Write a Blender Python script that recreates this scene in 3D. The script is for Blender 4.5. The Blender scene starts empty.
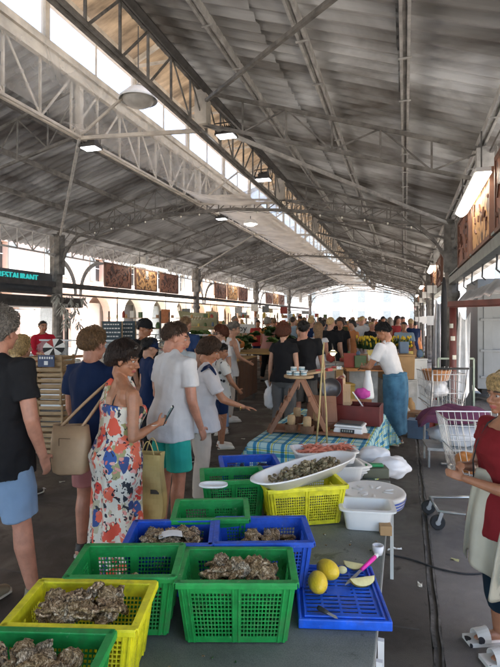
import bpy, math, random
from mathutils import Vector, Matrix, noise, Euler
random.seed(7)
V=Vector; PI=math.pi; rad=math.radians
sc=bpy.context.scene; COL=sc.collection
ZC=1.78                                   # eye height of the photographer
TH=math.atan(155/500.0); CT,ST=math.cos(TH),math.sin(TH)
def at(px,py,z=0.0):
    "real ground position of something seen in the photo whose foot is at height z"
    d=500*(ZC-z)/(py-318.0); u=(px-250)/500.0*d
    return V((CT*u-ST*d, ST*u+CT*d, z))
def atd(px,d,z=0.0):
    u=(px-250)/500.0*d
    return V((CT*u-ST*d, ST*u+CT*d, z))
# ------------------------------------------------------------------ materials
MATS={}
def mat(name,col,rough=.6,var=.15,scale=6.0,bump=.0,metal=0.0,col2=None,spec=.5,emit=None,estr=0,stretch=(1,1,1),sub=0,detail=5,bscale=None,gen=False,coat=0,alpha=None):
    if name in MATS: return MATS[name]
    m=bpy.data.materials.new(name); m.use_nodes=True; N=m.node_tree.nodes; L=m.node_tree.links
    b=N['Principled BSDF']; b.inputs['Roughness'].default_value=rough; b.inputs['Metallic'].default_value=metal
    b.inputs['Specular IOR Level'].default_value=spec
    if coat: b.inputs['Coat Weight'].default_value=coat
    if sub:
        b.inputs['Subsurface Weight'].default_value=sub; b.inputs['Subsurface Radius'].default_value=(.01,.004,.002)
    tc=N.new('ShaderNodeTexCoord'); mp=N.new('ShaderNodeMapping'); mp.inputs['Scale'].default_value=stretch
    L.new(tc.outputs['Generated' if gen else 'Object'],mp.inputs[0])
    nz=N.new('ShaderNodeTexNoise'); nz.inputs['Scale'].default_value=scale; nz.inputs['Detail'].default_value=detail; nz.inputs['Roughness'].default_value=.6
    L.new(mp.outputs[0],nz.inputs[0])
    cr=N.new('ShaderNodeValToRGB'); cr.color_ramp.elements[0].position=.32; cr.color_ramp.elements[1].position=.68
    c=V(col); a=c*(1-var); e=V(col2) if col2 else c*(1+var)
    cr.color_ramp.elements[0].color=(*a,1); cr.color_ramp.elements[1].color=(min(1,e.x),min(1,e.y),min(1,e.z),1)
    L.new(nz.outputs['Fac'],cr.inputs[0]); L.new(cr.outputs[0],b.inputs['Base Color'])
    if bump:
        n2=N.new('ShaderNodeTexNoise'); n2.inputs['Scale'].default_value=bscale or scale*5; n2.inputs['Detail'].default_value=6
        L.new(mp.outputs[0],n2.inputs[0])
        bp=N.new('ShaderNodeBump'); bp.inputs['Strength'].default_value=bump; bp.inputs['Distance'].default_value=.01
        L.new(n2.outputs['Fac'],bp.inputs['Height']); L.new(bp.outputs[0],b.inputs['Normal'])
    if emit: 
        b.inputs['Emission Color'].default_value=(*emit,1); b.inputs['Emission Strength'].default_value=estr
    if alpha is not None: b.inputs['Alpha'].default_value=alpha
    MATS[name]=m; return m
def nodes(m): return m.node_tree.nodes, m.node_tree.links, m.node_tree.nodes['Principled BSDF']
def corr_mat(name,ca,cb,cc,sc1=.55):
    "weathered fibre cement: grey, brown grime and pale lichen, streaked down the slope"
    m=mat(name,ca,rough=.9,spec=.2); N,L,b=nodes(m)
    for n in [n for n in N if n.type in('VALTORGB','TEX_NOISE','MAPPING')]: N.remove(n)
    tc=[n for n in N if n.type=='TEX_COORD'][0]
    mp=N.new('ShaderNodeMapping'); mp.inputs['Scale'].default_value=(.7,1.3,1); L.new(tc.outputs['Object'],mp.inputs[0])
    n1=N.new('ShaderNodeTexNoise'); n1.inputs['Scale'].default_value=sc1; n1.inputs['Detail'].default_value=5; n1.inputs['Roughness'].default_value=.55; n1.inputs['Distortion'].default_value=.9
    L.new(mp.outputs[0],n1.inputs[0])
    cr=N.new('ShaderNodeValToRGB'); e=cr.color_ramp.elements; e[0].position=.36; e[0].color=(*ca,1); e[1].position=.66; e[1].color=(*cc,1)
    x=e.new(.5); x.color=(*cb,1)
    L.new(n1.outputs['Fac'],cr.inputs[0])
    mp2=N.new('ShaderNodeMapping'); mp2.inputs['Scale'].default_value=(.35,5.65,.35); L.new(tc.outputs['Object'],mp2.inputs[0])
    n2=N.new('ShaderNodeTexNoise'); n2.inputs['Scale'].default_value=1.6; n2.inputs['Detail'].default_value=4; L.new(mp2.outputs[0],n2.inputs[0])
    c2=N.new('ShaderNodeValToRGB'); c2.color_ramp.elements[0].position=.40; c2.color_ramp.elements[0].color=(.55,.52,.48,1); c2.color_ramp.elements[1].position=.56; c2.color_ramp.elements[1].color=(1.2,1.2,1.2,1)
    L.new(n2.outputs['Fac'],c2.inputs[0])
    mx=N.new('ShaderNodeMixRGB'); mx.blend_type='MULTIPLY'; mx.inputs[0].default_value=.12
    L.new(cr.outputs[0],mx.inputs[1]); L.new(c2.outputs[0],mx.inputs[2]); L.new(mx.outputs[0],b.inputs['Base Color'])
    return m
# ------------------------------------------------------------------ mesh builder
class MB:
    def __init__(s): s.v=[]; s.f=[]; s.mi=[]; s.cur=0
    def add(s,vs,fs):
        o=len(s.v); s.v+= [tuple(x) for x in vs]; s.f+=[tuple(i+o for i in f) for f in fs]; s.mi+=[s.cur]*len(fs)
    def box(s,c,d,M=None,top=None):
        "c centre, d full size, top=(sx,sy) taper of the top face"
        x,y,z=d[0]/2,d[1]/2,d[2]/2; tx,ty=top or (1,1)
        vs=[V((-x,-y,-z)),V((x,-y,-z)),V((x,y,-z)),V((-x,y,-z)),V((-x*tx,-y*ty,z)),V((x*tx,-y*ty,z)),V((x*tx,y*ty,z)),V((-x*tx,y*ty,z))]
        c=V(c); vs=[(M@(v+c)) if M else v+c for v in vs]
        s.add(vs,[(0,3,2,1),(4,5,6,7),(0,1,5,4),(1,2,6,5),(2,3,7,6),(3,0,4,7)])
    def bar(s,a,b,w,h,up=(0,0,1)):
        a,b=V(a),V(b); d=(b-a); 
        if d.length<1e-6: return
        d.normalize(); up=V(up)
        if abs(d.dot(up))>.95: up=V((1,0,0)) if abs(d.x)<.9 else V((0,1,0))
        r=d.cross(up).normalized(); u=r.cross(d)
        vs=[p+r*sx*w/2+u*sz*h/2 for p in (a,b) for sx,sz in ((-1,-1),(1,-1),(1,1),(-1,1))]
        s.add(vs,[(0,1,2,3),(7,6,5,4),(0,4,5,1),(1,5,6,2),(2,6,7,3),(3,7,4,0)])
    def tube(s,pts,r,n=8,cap=True,flat=None):
        "r: number or list; flat: (rx,ry) multipliers with side vector"
        pts=[V(p) for p in pts]; k=len(pts); rs=r if isinstance(r,(list,tuple)) else [r]*k
        side=None; vs=[]
        for i,p in enumerate(pts):
            d=(pts[min(i+1,k-1)]-pts[max(i-1,0)])
            if d.length<1e-9: d=V((0,0,1))
            d.normalize()
            if side is None:
                h=V((1,0,0)) if abs(d.x)<.8 else V((0,1,0)); side=(h-d*h.dot(d)).normalized()
            else:
                side=side-d*side.dot(d)
                if side.length<1e-6: side=d.orthogonal()
                side.normalize()
            o=d.cross(side); ri=rs[i]; ri=(ri,ri) if not isinstance(ri,(tuple,list)) else ri
            for j in range(n):
                a=2*PI*j/n; vs.append(p+side*math.cos(a)*ri[0]+o*math.sin(a)*ri[1])
        fs=[(i*n+j,i*n+(j+1)%n,(i+1)*n+(j+1)%n,(i+1)*n+j) for i in range(k-1) for j in range(n)]
        if cap: fs+=[tuple(range(n-1,-1,-1)),tuple((k-1)*n+j for j in range(n))]
        s.add(vs,fs)
    def lathe(s,prof,c=(0,0,0),n=24,M=None,cap=True,sx=1,sy=1):
        c=V(c); vs=[]
        for r,z in prof:
            for j in range(n):
                a=2*PI*j/n; p=V((r*sx*math.cos(a),r*sy*math.sin(a),z))+c; vs.append(M@p if M else p)
        k=len(prof); fs=[(i*n+j,i*n+(j+1)%n,(i+1)*n+(j+1)%n,(i+1)*n+j) for i in range(k-1) for j in range(n)]
        if cap: fs+=[tuple(range(n-1,-1,-1)),tuple((k-1)*n+j for j in range(n))]
        s.add(vs,fs)
    def ell(s,c,r,n=14,m=10,M=None,disp=None):
        c=V(c); vs=[];
        for i in range(m+1):
            t=PI*(i+ (0.02 if i==0 else (-.02 if i==m else 0)))/m
            for j in range(n):
                a=2*PI*j/n; q=V((math.sin(t)*math.cos(a),math.sin(t)*math.sin(a),-math.cos(t)))
                k=disp(q) if disp else 1
                p=V((q.x*r[0]*k,q.y*r[1]*k,q.z*r[2]*k)); p=(M@p if M else p)+c; vs.append(p)
        fs=[(i*n+j,i*n+(j+1)%n,(i+1)*n+(j+1)%n,(i+1)*n+j) for i in range(m) for j in range(n)]+[tuple(range(n-1,-1,-1)),tuple(m*n+j for j in range(n))]
        s.add(vs,fs)
    def grid(s,fn,nu,nv):
        vs=[fn(i/nu,j/nv) for j in range(nv+1) for i in range(nu+1)]
        s.add(vs,[(j*(nu+1)+i,j*(nu+1)+i+1,(j+1)*(nu+1)+i+1,(j+1)*(nu+1)+i) for j in range(nv) for i in range(nu)])
    def mesh(s,name,smooth=False):
        me=bpy.data.meshes.new(name); me.from_pydata(s.v,[],s.f); me.update()
        if any(s.mi): me.polygons.foreach_set('material_index',s.mi)
        if smooth: me.polygons.foreach_set('use_smooth',[True]*len(me.polygons))
        return me
    def build(s,name,m,parent=None,smooth=False,loc=None,rz=0,bevel=0,thick=0):
        me=s.mesh(name,smooth); o=bpy.data.objects.new(name,me); COL.objects.link(o)
        for x in (m if isinstance(m,(list,tuple)) else [m]): me.materials.append(x)
        if parent: o.parent=parent
        if loc is not None: o.location=loc
        if rz: o.rotation_euler=(0,0,rz)
        if thick:
            k=o.modifiers.new('t','SOLIDIFY'); k.thickness=thick; k.offset=0
        if bevel:
            k=o.modifiers.new('b','BEVEL'); k.width=bevel; k.segments=2; k.limit_method='ANGLE'
        return o
def tag(o,label=None,cat=None,group=None,kind=None):
    if label: o['label']=label
    if cat: o['category']=cat
    if group: o['group']=group
    if kind: o['kind']=kind
    return o
def empty(name,loc=(0,0,0),rz=0,label=None,cat=None,group=None):
    o=bpy.data.objects.new(name,None); COL.objects.link(o); o.location=loc; o.rotation_euler=(0,0,rz); o.empty_display_size=.1
    return tag(o,label,cat,group)
def copy_tree(o,parent=None,matmap=None):
    c=o.copy(); COL.objects.link(c); c.parent=parent
    if matmap and o.type=='MESH':
        for i,sl in enumerate(c.material_slots):
            k=sl.material.name if sl.material else ''
            for key,mm in matmap.items():
                if k==key: sl.link='OBJECT'; sl.material=mm
    for ch in o.children: copy_tree(ch,c,matmap)
    return c
def bez(p0,p1,p2,n=10):
    p0,p1,p2=V(p0),V(p1),V(p2)
    return [p0*(1-t)**2+p1*2*t*(1-t)+p2*t*t for t in [i/n for i in range(n+1)]]
def smoothst(x): x=max(0,min(1,x)); return x*x*(3-2*x)
def text(body,size,m,parent,loc,rot,name='lettering',ext=.004):
    cu=bpy.data.curves.new(name,'FONT'); cu.body=body; cu.size=size; cu.extrude=ext; cu.align_x='CENTER'; cu.align_y='CENTER'
    o=bpy.data.objects.new('tmp',cu); COL.objects.link(o)
    dg=bpy.context.evaluated_depsgraph_get(); me=bpy.data.meshes.new_from_object(o.evaluated_get(dg)); bpy.data.objects.remove(o)
    o=bpy.data.objects.new(name,me); COL.objects.link(o); me.materials.clear(); me.materials.append(m); o.parent=parent; o.location=loc; o.rotation_euler=rot
    return o

# ------------------------------------------------------------------ camera, world, light
cam=bpy.data.cameras.new('camera'); co=bpy.data.objects.new('camera',cam); COL.objects.link(co); sc.camera=co
co.location=(0,0,ZC); co.rotation_euler=(rad(90),0,TH)
cam.sensor_fit='VERTICAL'; cam.sensor_height=36; cam.lens=36*500/667.0; cam.shift_y=-15.5/667.0; cam.clip_end=2000; cam.clip_start=.05
w=bpy.data.worlds.new('World'); sc.world=w; w.use_nodes=True; N=w.node_tree.nodes; L=w.node_tree.links
bg=N['Background']; sky=N.new('ShaderNodeTexSky'); sky.sky_type='NISHITA'; sky.sun_disc=False
SE,SA=rad(66),rad(62)      # elevation, azimuth from +Y towards +X
sky.sun_elevation=SE; sky.sun_rotation=SA; sky.air_density=1; sky.dust_density=2.5
L.new(sky.outputs[0],bg.inputs[0]); bg.inputs[1].default_value=.15
sd=V((math.sin(SA)*math.cos(SE),math.cos(SA)*math.cos(SE),math.sin(SE)))
sl=bpy.data.lights.new('sun','SUN'); sl.energy=5; sl.angle=rad(.5); sl.color=(1,.91,.80)
so=bpy.data.objects.new('sun',sl); COL.objects.link(so); so.rotation_euler=(-sd).to_track_quat('-Z','Y').to_euler(); so.location=(20,20,40)
sc.view_settings.view_transform='Standard'; sc.view_settings.look='None'; sc.view_settings.exposure=2.75; sc.view_settings.gamma=1
sc.render.engine='CYCLES'; sc.cycles.use_denoising=True; sc.cycles.max_bounces=8; sc.cycles.diffuse_bounces=4; sc.cycles.transparent_max_bounces=16; sc.cycles.sample_clamp_indirect=6
# ================================================================== THE HALL
XL,XR=-10.0,1.05; GL,GR=-5.4,-3.11
YK=[12.66+5.25*k for k in range(-4,9)]; YCOL=[12.66+10.5*k for k in range(-2,5)]
Y0,Y1=YK[0]-1,YK[-1]+.6
def roofL(x): return ZC+4.12-.32*(GL-x)      # underside of the left slope
def roofR(x): return ZC+3.72-.325*(x-GR)
iron=mat('weathered_iron',(.12,.112,.10),rough=.7,var=.35,scale=5,bump=.2,col2=(.24,.225,.205))
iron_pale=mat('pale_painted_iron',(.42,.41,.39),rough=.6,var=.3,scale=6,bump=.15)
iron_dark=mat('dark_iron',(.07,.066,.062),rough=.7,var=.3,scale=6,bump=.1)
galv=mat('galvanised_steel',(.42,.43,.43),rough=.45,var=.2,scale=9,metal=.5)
girdm=mat('warm_lit_iron',(.50,.455,.39),rough=.65,var=.3,scale=3,bump=.15)  # iron tinted warm: the lantern's light is put into its base colour
corrR=corr_mat('stained_fibre_cement',(.15,.135,.12),(.36,.355,.345),(.66,.67,.67))
corrL=corr_mat('grey_fibre_cement',(.15,.14,.135),(.38,.385,.39),(.60,.61,.62),.6)
white=mat('white_plastic',(.78,.78,.76),rough=.35,var=.05,scale=4)
# ground
g=MB(); g.grid(lambda u,v:V((-400+800*u,-300+1000*v,-.02)),40,40)
asph=mat('sunlit_paving',(.30,.285,.26),rough=.9,var=.2,scale=2,bump=.3)
tag(g.build('ground',asph),kind='structure')
def floor_mat(name,c1,c2,stain,sc_=1.0,bump=.5):
    m=mat(name,c1,rough=.8,var=.1,spec=.35); N,L,b=nodes(m)
    for n in [n for n in N if n.type in('VALTORGB','TEX_NOISE')]: N.remove(n)
    tc=[n for n in N if n.type=='TEX_COORD'][0]
    def nz(s,d,ds=0):
        n=N.new('ShaderNodeTexNoise'); n.inputs['Scale'].default_value=s; n.inputs['Detail'].default_value=d; n.inputs['Distortion'].default_value=ds; n.inputs['Roughness'].default_value=.65; L.new(tc.outputs['Object'],n.inputs[0]); return n
    def ramp(n,p0,q0,p1,q1):
        r=N.new('ShaderNodeValToRGB'); r.color_ramp.elements[0].position=p0; r.color_ramp.elements[0].color=q0; r.color_ramp.elements[1].position=p1; r.color_ramp.elements[1].color=q1; L.new(n.outputs[0],r.inputs[0]); return r
    def mul(a,bb,f=1,t='MULTIPLY'):
        x=N.new('ShaderNodeMixRGB'); x.blend_type=t; x.inputs[0].default_value=f; L.new(a.outputs[0],x.inputs[1]); L.new(bb.outputs[0],x.inputs[2]); return x
    A=ramp(nz(.8*sc_,8,.4),.35,(*c1,1),.68,(*c2,1))
    B=ramp(nz(260,2),.35,(.55,.55,.55,1),.68,(1.35,1.33,1.3,1))
    C=ramp(nz(3.1*sc_,6,1.2),.60,(1,1,1,1),.66,(*stain,1))
    D=ramp(nz(.35,3),.35,(.72,.72,.72,1),.7,(1.2,1.2,1.2,1))
    x=mul(mul(mul(A,B,.55),C,.8),D,.8); L.new(x.outputs[0],b.inputs['Base Color'])
    r=ramp(nz(1.7*sc_,5,.5),.42,(.85,)*3+(1,),.6,(.42,)*3+(1,)); L.new(r.outputs[0],b.inputs['Roughness'])
    bp=N.new('ShaderNodeBump'); bp.inputs['Strength'].default_value=bump; bp.inputs['Distance'].default_value=.004
    L.new(nz(180,3).outputs[0],bp.inputs['Height']); L.new(bp.outputs[0],b.inputs['Normal'])
    return m
fa=floor_mat('hall_asphalt',(.055,.048,.042),(.12,.107,.095),(.45,.43,.41))
fb=floor_mat('hall_concrete_strip',(.095,.085,.08),(.19,.178,.167),(1.5,1.5,1.48))
f=MB(); f.grid(lambda u,v:V((-10.9+11.04*u,-12+70*v,.0)),30,140)
tag(f.build('floor',fa),kind='structure')
f=MB(); f.grid(lambda u,v:V((.20+1.7*u,-12+70*v,.0)),6,140)
tag(f.build('floor_side_strip',fb),kind='structure')
# the drain joint between the two floors: a worn iron edge in a shallow slot
d=MB()
random.seed(3)
pts=[]; y=-12
while y<58: pts.append((.17+random.uniform(-.006,.006),y)); y+=.16
for (x0,ya),(x1,yb) in zip(pts,pts[1:]):
    d.bar((x0-.018,ya,-.004),(x1-.018,yb,-.004),.012+random.uniform(0,.012),.012)
    d.bar((x0+.022,ya,-.004),(x1+.022,yb,-.004),.012,.014)
tag(d.build('drain_edge',mat('worn_joint',(.05,.046,.042),rough=.8,var=.5,scale=9,bump=.4,col2=(.16,.15,.14))),kind='structure')
d=MB(); d.grid(lambda u,v:V((.135+.07*u,-12+70*v,-.012)),1,10); tag(d.build('drain_bottom',iron_dark),kind='structure')
# a cross joint in the floor of the hall
d=MB()
for yy,sl_ in ((2.7,.18),(6.2,.1),(9.5,.1)):
    for i in range(34):
        x0=-10.8+i*.32; d.bar((x0,yy+sl_*(i*.32-5)*.3+random.uniform(-.006,.006),.0005),(x0+.32,yy+sl_*((i+1)*.32-5)*.3+random.uniform(-.006,.006),.0005),.014,.003)
tag(d.build('floor_joint',iron_dark),kind='structure')
# bits of litter: leaves, paper scraps lying on the floor
random.seed(11)
for i,(px,py) in enumerate([(243,439),(30,487),(44,489),(62,482),(475,508),(398,549),(420,585),(455,560),(100,505)]):
    p=at(px,py); q=MB(); q.grid(lambda u,v:V(((u-.5)*.06,(v-.5)*.03,.004+.008*math.sin(u*5+i)*math.sin(v*4))),4,3)
    o=q.build('paper_scrap',mat('scrap_%d'%(i%3),[(.6,.58,.5),(.45,.42,.2),(.7,.7,.68)][i%3]),loc=p,rz=i*1.3)
    tag(o,'small scrap of litter lying flat on the dark market floor','litter','scraps of litter scattered on the floor')

hall=empty('market_hall',(0,20,0),0,'long iron market hall with corrugated roof, lattice trusses and a glazed central ridge','market hall')
def part(mb,name,m,**k):
    o=mb.build(name,m,**k); o.parent=hall; o.matrix_parent_inverse=Matrix.Translation((0,-20,0)); return o
# --- roof sheets, corrugated, each row lapping the one below
def roof(x0,x1,fz,m,rows):
    mb=MB(); P=.23; ny=int((Y1-Y0)/P*8)
    for r in range(rows):
        xa=x0+(x1-x0)*r/rows; xb=x0+(x1-x0)*(r+1)/rows+.34*(1 if x1>x0 else -1)
        rr=random.Random(r)
        def fn(u,v,xa=xa,xb=xb,r=r):
            y=Y0+(Y1-Y0)*v; x=xa+(xb-xa)*u
            bay=int((y-Y0)/1.06); k=math.sin(bay*12.9+r*7.7)
            return V((x+k*.035,y,fz(x)+.10+.068*((lambda t:(t/.72) if t<.72 else (1-t)/.28)((y/P)%1.0)-.5)+.03*(1-u)+k*.008))
        mb.grid(fn,1,ny)
    return mb
mb=roof(GR-.25,XR+1.5,roofR,corrR,4); part(mb,'roof_sheet',corrR)  # right overhang lengthened, mostly unseen, to keep direct sun off the floor
mb=roof(GL+.02,XL-1.0,roofL,corrL,4); part(mb,'roof_sheet',corrL)
# --- lantern (raised ridge) walls glazed, with its own roof
LB,LT=ZC+4.30,ZC+5.12
glass=mat('dusty_wired_glass',(.85,.85,.82),rough=.35,var=.12,scale=1.5)
N,L,b=nodes(glass); 
tr=N.new('ShaderNodeBsdfTransparent'); tl=N.new('ShaderNodeBsdfTranslucent'); tl.inputs[0].default_value=(.62,.55,.44,1); mx=N.new('ShaderNodeMixShader'); out=[n for n in N if n.type=='OUTPUT_MATERIAL'][0]
dn=N.new('ShaderNodeTexNoise'); dn.inputs['Scale'].default_value=2.2; dn.inputs['Detail'].default_value=10; dn.inputs['Roughness'].default_value=.8
dr=N.new('ShaderNodeValToRGB'); dr.color_ramp.elements[0].position=.60; dr.color_ramp.elements[0].color=(.5,.5,.5,1); dr.color_ramp.elements[1].position=.70; dr.color_ramp.elements[1].color=(.97,.97,.97,1)
L.new(dn.outputs[0],dr.inputs[0]); L.new(dr.outputs[0],mx.inputs[0]); L.new(tr.outputs[0],mx.inputs[1]); L.new(tl.outputs[0],mx.inputs[2]); L.new(mx.outputs[0],out.inputs[0])
for X,side in ((GL+.12,1),(GR-.12,-1)):
    lo=MB(); lb=LB if side==1 else ZC+3.9
    if side==1: lo.bar((X-.03,Y0,ZC+4.13),(X-.03,Y1,ZC+4.13),.03,.24)
    lo.bar((X,Y0,lb-.06),(X,Y1,lb-.06),.08,.12); lo.bar((X,Y0,LT+.05),(X,Y1,LT+.05),.08,.10)
    part(lo,'lantern_sill',girdm)
    y=Y0; i=0
    while y<Y1-1:
        y2=min(y+2.625,Y1)
        fr=MB(); fr.bar((X,y,lb),(X,y,LT),.09,.10,(0,1,0)); fr.bar((X,(y+y2)/2,lb),(X,(y+y2)/2,LT),.03,.03,(0,1,0))
        wo=part(fr,'lantern_window',girdm)
        pn=MB(); pn.add([(X,y,lb),(X,y2,lb),(X,y2,LT),(X,y,LT)],[(0,1,2,3)])
        po=pn.build('pane',glass); po.parent=wo
        y=y2; i+=1
lr=MB(); cx=(GL+GR)/2
lanm=mat('lantern_ceiling_boards',(.42,.31,.20),rough=.8,var=.5,scale=1.2,bump=.2,stretch=(1,3,1))
for a,b_ in ((GL-.3,cx),(GR+.3,cx)):
    lr.grid(lambda u,v,a=a,b_=b_:V((a+(b_-a)*u,Y0+(Y1-Y0)*v,LT+.1+.62*u)),1,300)
part(lr,'lantern_roof',lanm,thick=.03)
for y in [Y0+2.625*i for i in range(int((Y1-Y0)/2.625))]:
    lt=MB(); lt.bar((GL,y,LT+.02),(cx,y,LT+.58),.06,.09); lt.bar((GR,y,LT+.02),(cx,y,LT+.58),.06,.09); lt.bar((GL,y,LT),(GR,y,LT),.04,.05); part(lt,'lantern_rafter',girdm)

# --- longitudinal lattice girders under the lantern edges
def girder(X,zb,zt,ya,yb,panel,cw,ww,m,name='lattice_girder'):
    mb=MB(); n=int(round((yb-ya)/panel)); panel=(yb-ya)/n
    mb.bar((X,ya,zt),(X,yb,zt),cw,cw); 
    mb.bar((X-.045,ya,zb),(X-.045,yb,zb),cw*.7,cw); mb.bar((X+.045,ya,zb-.01),(X+.045,yb,zb-.01),cw*.7,cw*.8)
    for i in range(n+1):
        y=ya+i*panel; mb.bar((X,y,zb+cw/2),(X,y,zt-cw/2),ww,ww*.8,(0,1,0))
        if i<n:
            up=(i//max(1,int(2.625/panel)))%2
            a,b_=((zb,zt) if up else (zt,zb)); mb.bar((X+.012,y,a),(X+.012,y+panel,b_),ww,ww*.5,(1,0,0))
    return part(mb,name,m)
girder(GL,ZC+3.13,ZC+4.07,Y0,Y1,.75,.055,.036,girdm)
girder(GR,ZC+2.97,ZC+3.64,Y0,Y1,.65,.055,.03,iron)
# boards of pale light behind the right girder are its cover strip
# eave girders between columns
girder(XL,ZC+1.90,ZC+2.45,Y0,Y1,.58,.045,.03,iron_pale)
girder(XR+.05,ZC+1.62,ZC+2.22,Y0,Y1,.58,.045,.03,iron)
# purlins
for i,x in enumerate((-2.18,-1.07,0.0,1.0)):
    mb=MB(); z=roofR(x)
    mb.bar((x-.036,Y0,z+.01),(x-.036,Y1,z+.01),.03,.10); mb.bar((x+.036,Y0,z+.01),(x+.036,Y1,z+.01),.03,.10); mb.bar((x,Y0,z+.03),(x,Y1,z+.03),.045,.05)
    y=Y0
    while y<Y1:
        mb.bar((x-.07,y,z-.05),(x+.07,y,z-.05),.025,.012,(0,0,1)); y+=1.05
    part(mb,'purlin',iron_pale)
for i,x in enumerate((-6.6,-7.75,-8.9,-9.95)):
    mb=MB(); z=roofL(x); mb.bar((x,Y0,z),(x,Y1,z),.06,.10); part(mb,'purlin',iron)
# eave pipe along the right girder
mb=MB(); mb.tube([(GR+.12,Y0,ZC+3.6),(GR+.12,Y1,ZC+3.6)],.055,8); part(mb,'drain_pipe',iron_dark)
# --- cross trusses and arches
def lattice(mb,a,b,c,d,n,w,ww):
    "top chord a->b, bottom chord c->d"
    a,b,c,d=map(V,(a,b,c,d)); mb.bar(a,b,w,w*1.1); mb.bar(c,d,w,w)
    for i in range(n+1):
        t=i/n; p=a.lerp(b,t); q=c.lerp(d,t); mb.bar(p,q,ww,ww*.7,(0,1,0))
        if i<n:
            q2=c.lerp(d,(i+1)/n) ; p2=a.lerp(b,(i+1)/n)
            if i%2==0: mb.bar(p,q2,ww*.8,ww*.6,(0,1,0))
            else: mb.bar(q,p2,ww*.8,ww*.6,(0,1,0))
for k,y in enumerate(YK):
    col_frame=any(abs(y-c)<.1 for c in YCOL)
    mb=MB()
    lattice(mb,(GR,y,roofR(GR)-.1),(XR,y,roofR(XR)-.1),(GR,y,roofR(GR)-.62),(XR,y,roofR(XR)-.52),6,.048,.028)
    part(mb,'roof_truss',iron)
    mb=MB()
    lattice(mb,(GL,y,roofL(GL)-.1),(XL,y,roofL(XL)-.1),(GL,y,roofL(GL)-.95),(XL,y,roofL(XL)-.6),7,.046,.026)
    part(mb,'roof_truss',iron)
    mb=MB()     # iron box at the girder node and the ties across the lantern
    mb.box((GR+.02,y,ZC+3.38),(.2,.2,.62)); mb.box((GL,y,ZC+3.6),(.10,.10,.94)); mb.bar((GL,y,ZC+3.12),(GR,y,ZC+3.0),.05,.06)
    mb.bar((GL,y,ZC+3.15),(cx,y,ZC+3.9),.03,.04); mb.bar((GR,y,ZC+3.15),(cx,y,ZC+3.9),.03,.04)
    part(mb,'lantern_tie',girdm)
    if k>0:     # pale wind braces from the eaves to the girders of the next bay
        br=MB(); br.tube([(XL+.1,y,ZC+2.45),(GL,y-5.25,ZC+3.1)],.032 if col_frame else .02,6)
        if col_frame: part(br,'wind_brace',iron_pale)
        b2=MB(); b2.bar((XR,y-5.25,ZC+2.2),(GR+.05,y,ZC+3.45),.045,.045); 
        if not col_frame: part(b2,'wind_brace',iron)
        else:
            b2=MB(); b2.bar((XR,y,ZC+2.2),(GR+.05,y-5.25,ZC+3.1),.045,.06); part(b2,'wind_brace',iron_pale)
    if col_frame:
        # flat arch right across the hall, double rib with light web
        def arch(x):
            t=(x-XL)/(XR-XL); e=min(t,1-t)*(XR-XL)   # distance from the nearer column
            base=2.92 if x<cx else 2.9; fall=(.95 if x>cx else .75)
            s_=abs(x-cx)/(cx-XL)
            z=base-.62*(s_**2.2)
            if e<.9: z-= (1-(e/.9))**2.0*.9 + (.12 if e<.12 else 0)
            return ZC+z-(.35*max(0,(x-cx))/(XR-cx) if x>cx else 0)
        xs=[XL+.12+(XR-XL-.24)*i/64 for i in range(65)]
        am=MB(); pts=[(x,y,arch(x)) for x in xs]
        for p,q in zip(pts,pts[1:]): am.bar(p,q,.07,.07)
        pu=[(x,y,min(arch(x)+.26,(roofL(x) if x<GL else roofR(x) if x>GR else 99)-.12)) for x in xs[6:-6]]
        for p,q in zip(pu,pu[1:]): am.bar(p,q,.045,.04)
        for i in range(0,len(pu)-2,2):
            am.bar(pts[i+6],pu[i],.025,.025,(0,1,0)); am.bar(pts[i+6],pu[i+2],.02,.02,(0,1,0))
        part(am,'arch_rib',iron)
        # string of small bulbs along the arch
        if y>5 and y<50:
            sm=MB(); xb=[XL+.8+i*.55 for i in range(19)]
            for i in range(len(xb)-1): sm.tube([(xb[i],y-.06,arch(xb[i])-.05),((xb[i]+xb[i+1])/2,y-.06,arch((xb[i]+xb[i+1])/2)-.10),(xb[i+1],y-.06,arch(xb[i+1])-.05)],.006,4)
            so_=sm.build('string_light',iron_dark); tag(so_,'string of small white bulbs slung along the iron arch numbered from the camera side as %s'%'x' ,'string lights')
            so_['label']={0:'string of small bulbs on the nearest arch spanning the hall',1:'string of small bulbs on the second arch down the hall',2:'string of small bulbs on the third arch down the hall',3:'string of small bulbs on the fourth arch down the hall'}.get(int(round((y-12.66)/10.5)),'string of small bulbs on the farthest lit arch')
            so_['group']='strings of bulbs along the arches'
            for x in xb[1:-1]:
                q=MB(); q.ell((0,0,0),(.022,.022,.03),8,6); bo=q.build('bulb',mat('bulb_glass',(.5,.48,.42),rough=.2,emit=(1,.9,.7),estr=.03),smooth=True,loc=(x,y-.06,arch(x)-.09)); bo.parent=so_
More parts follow.
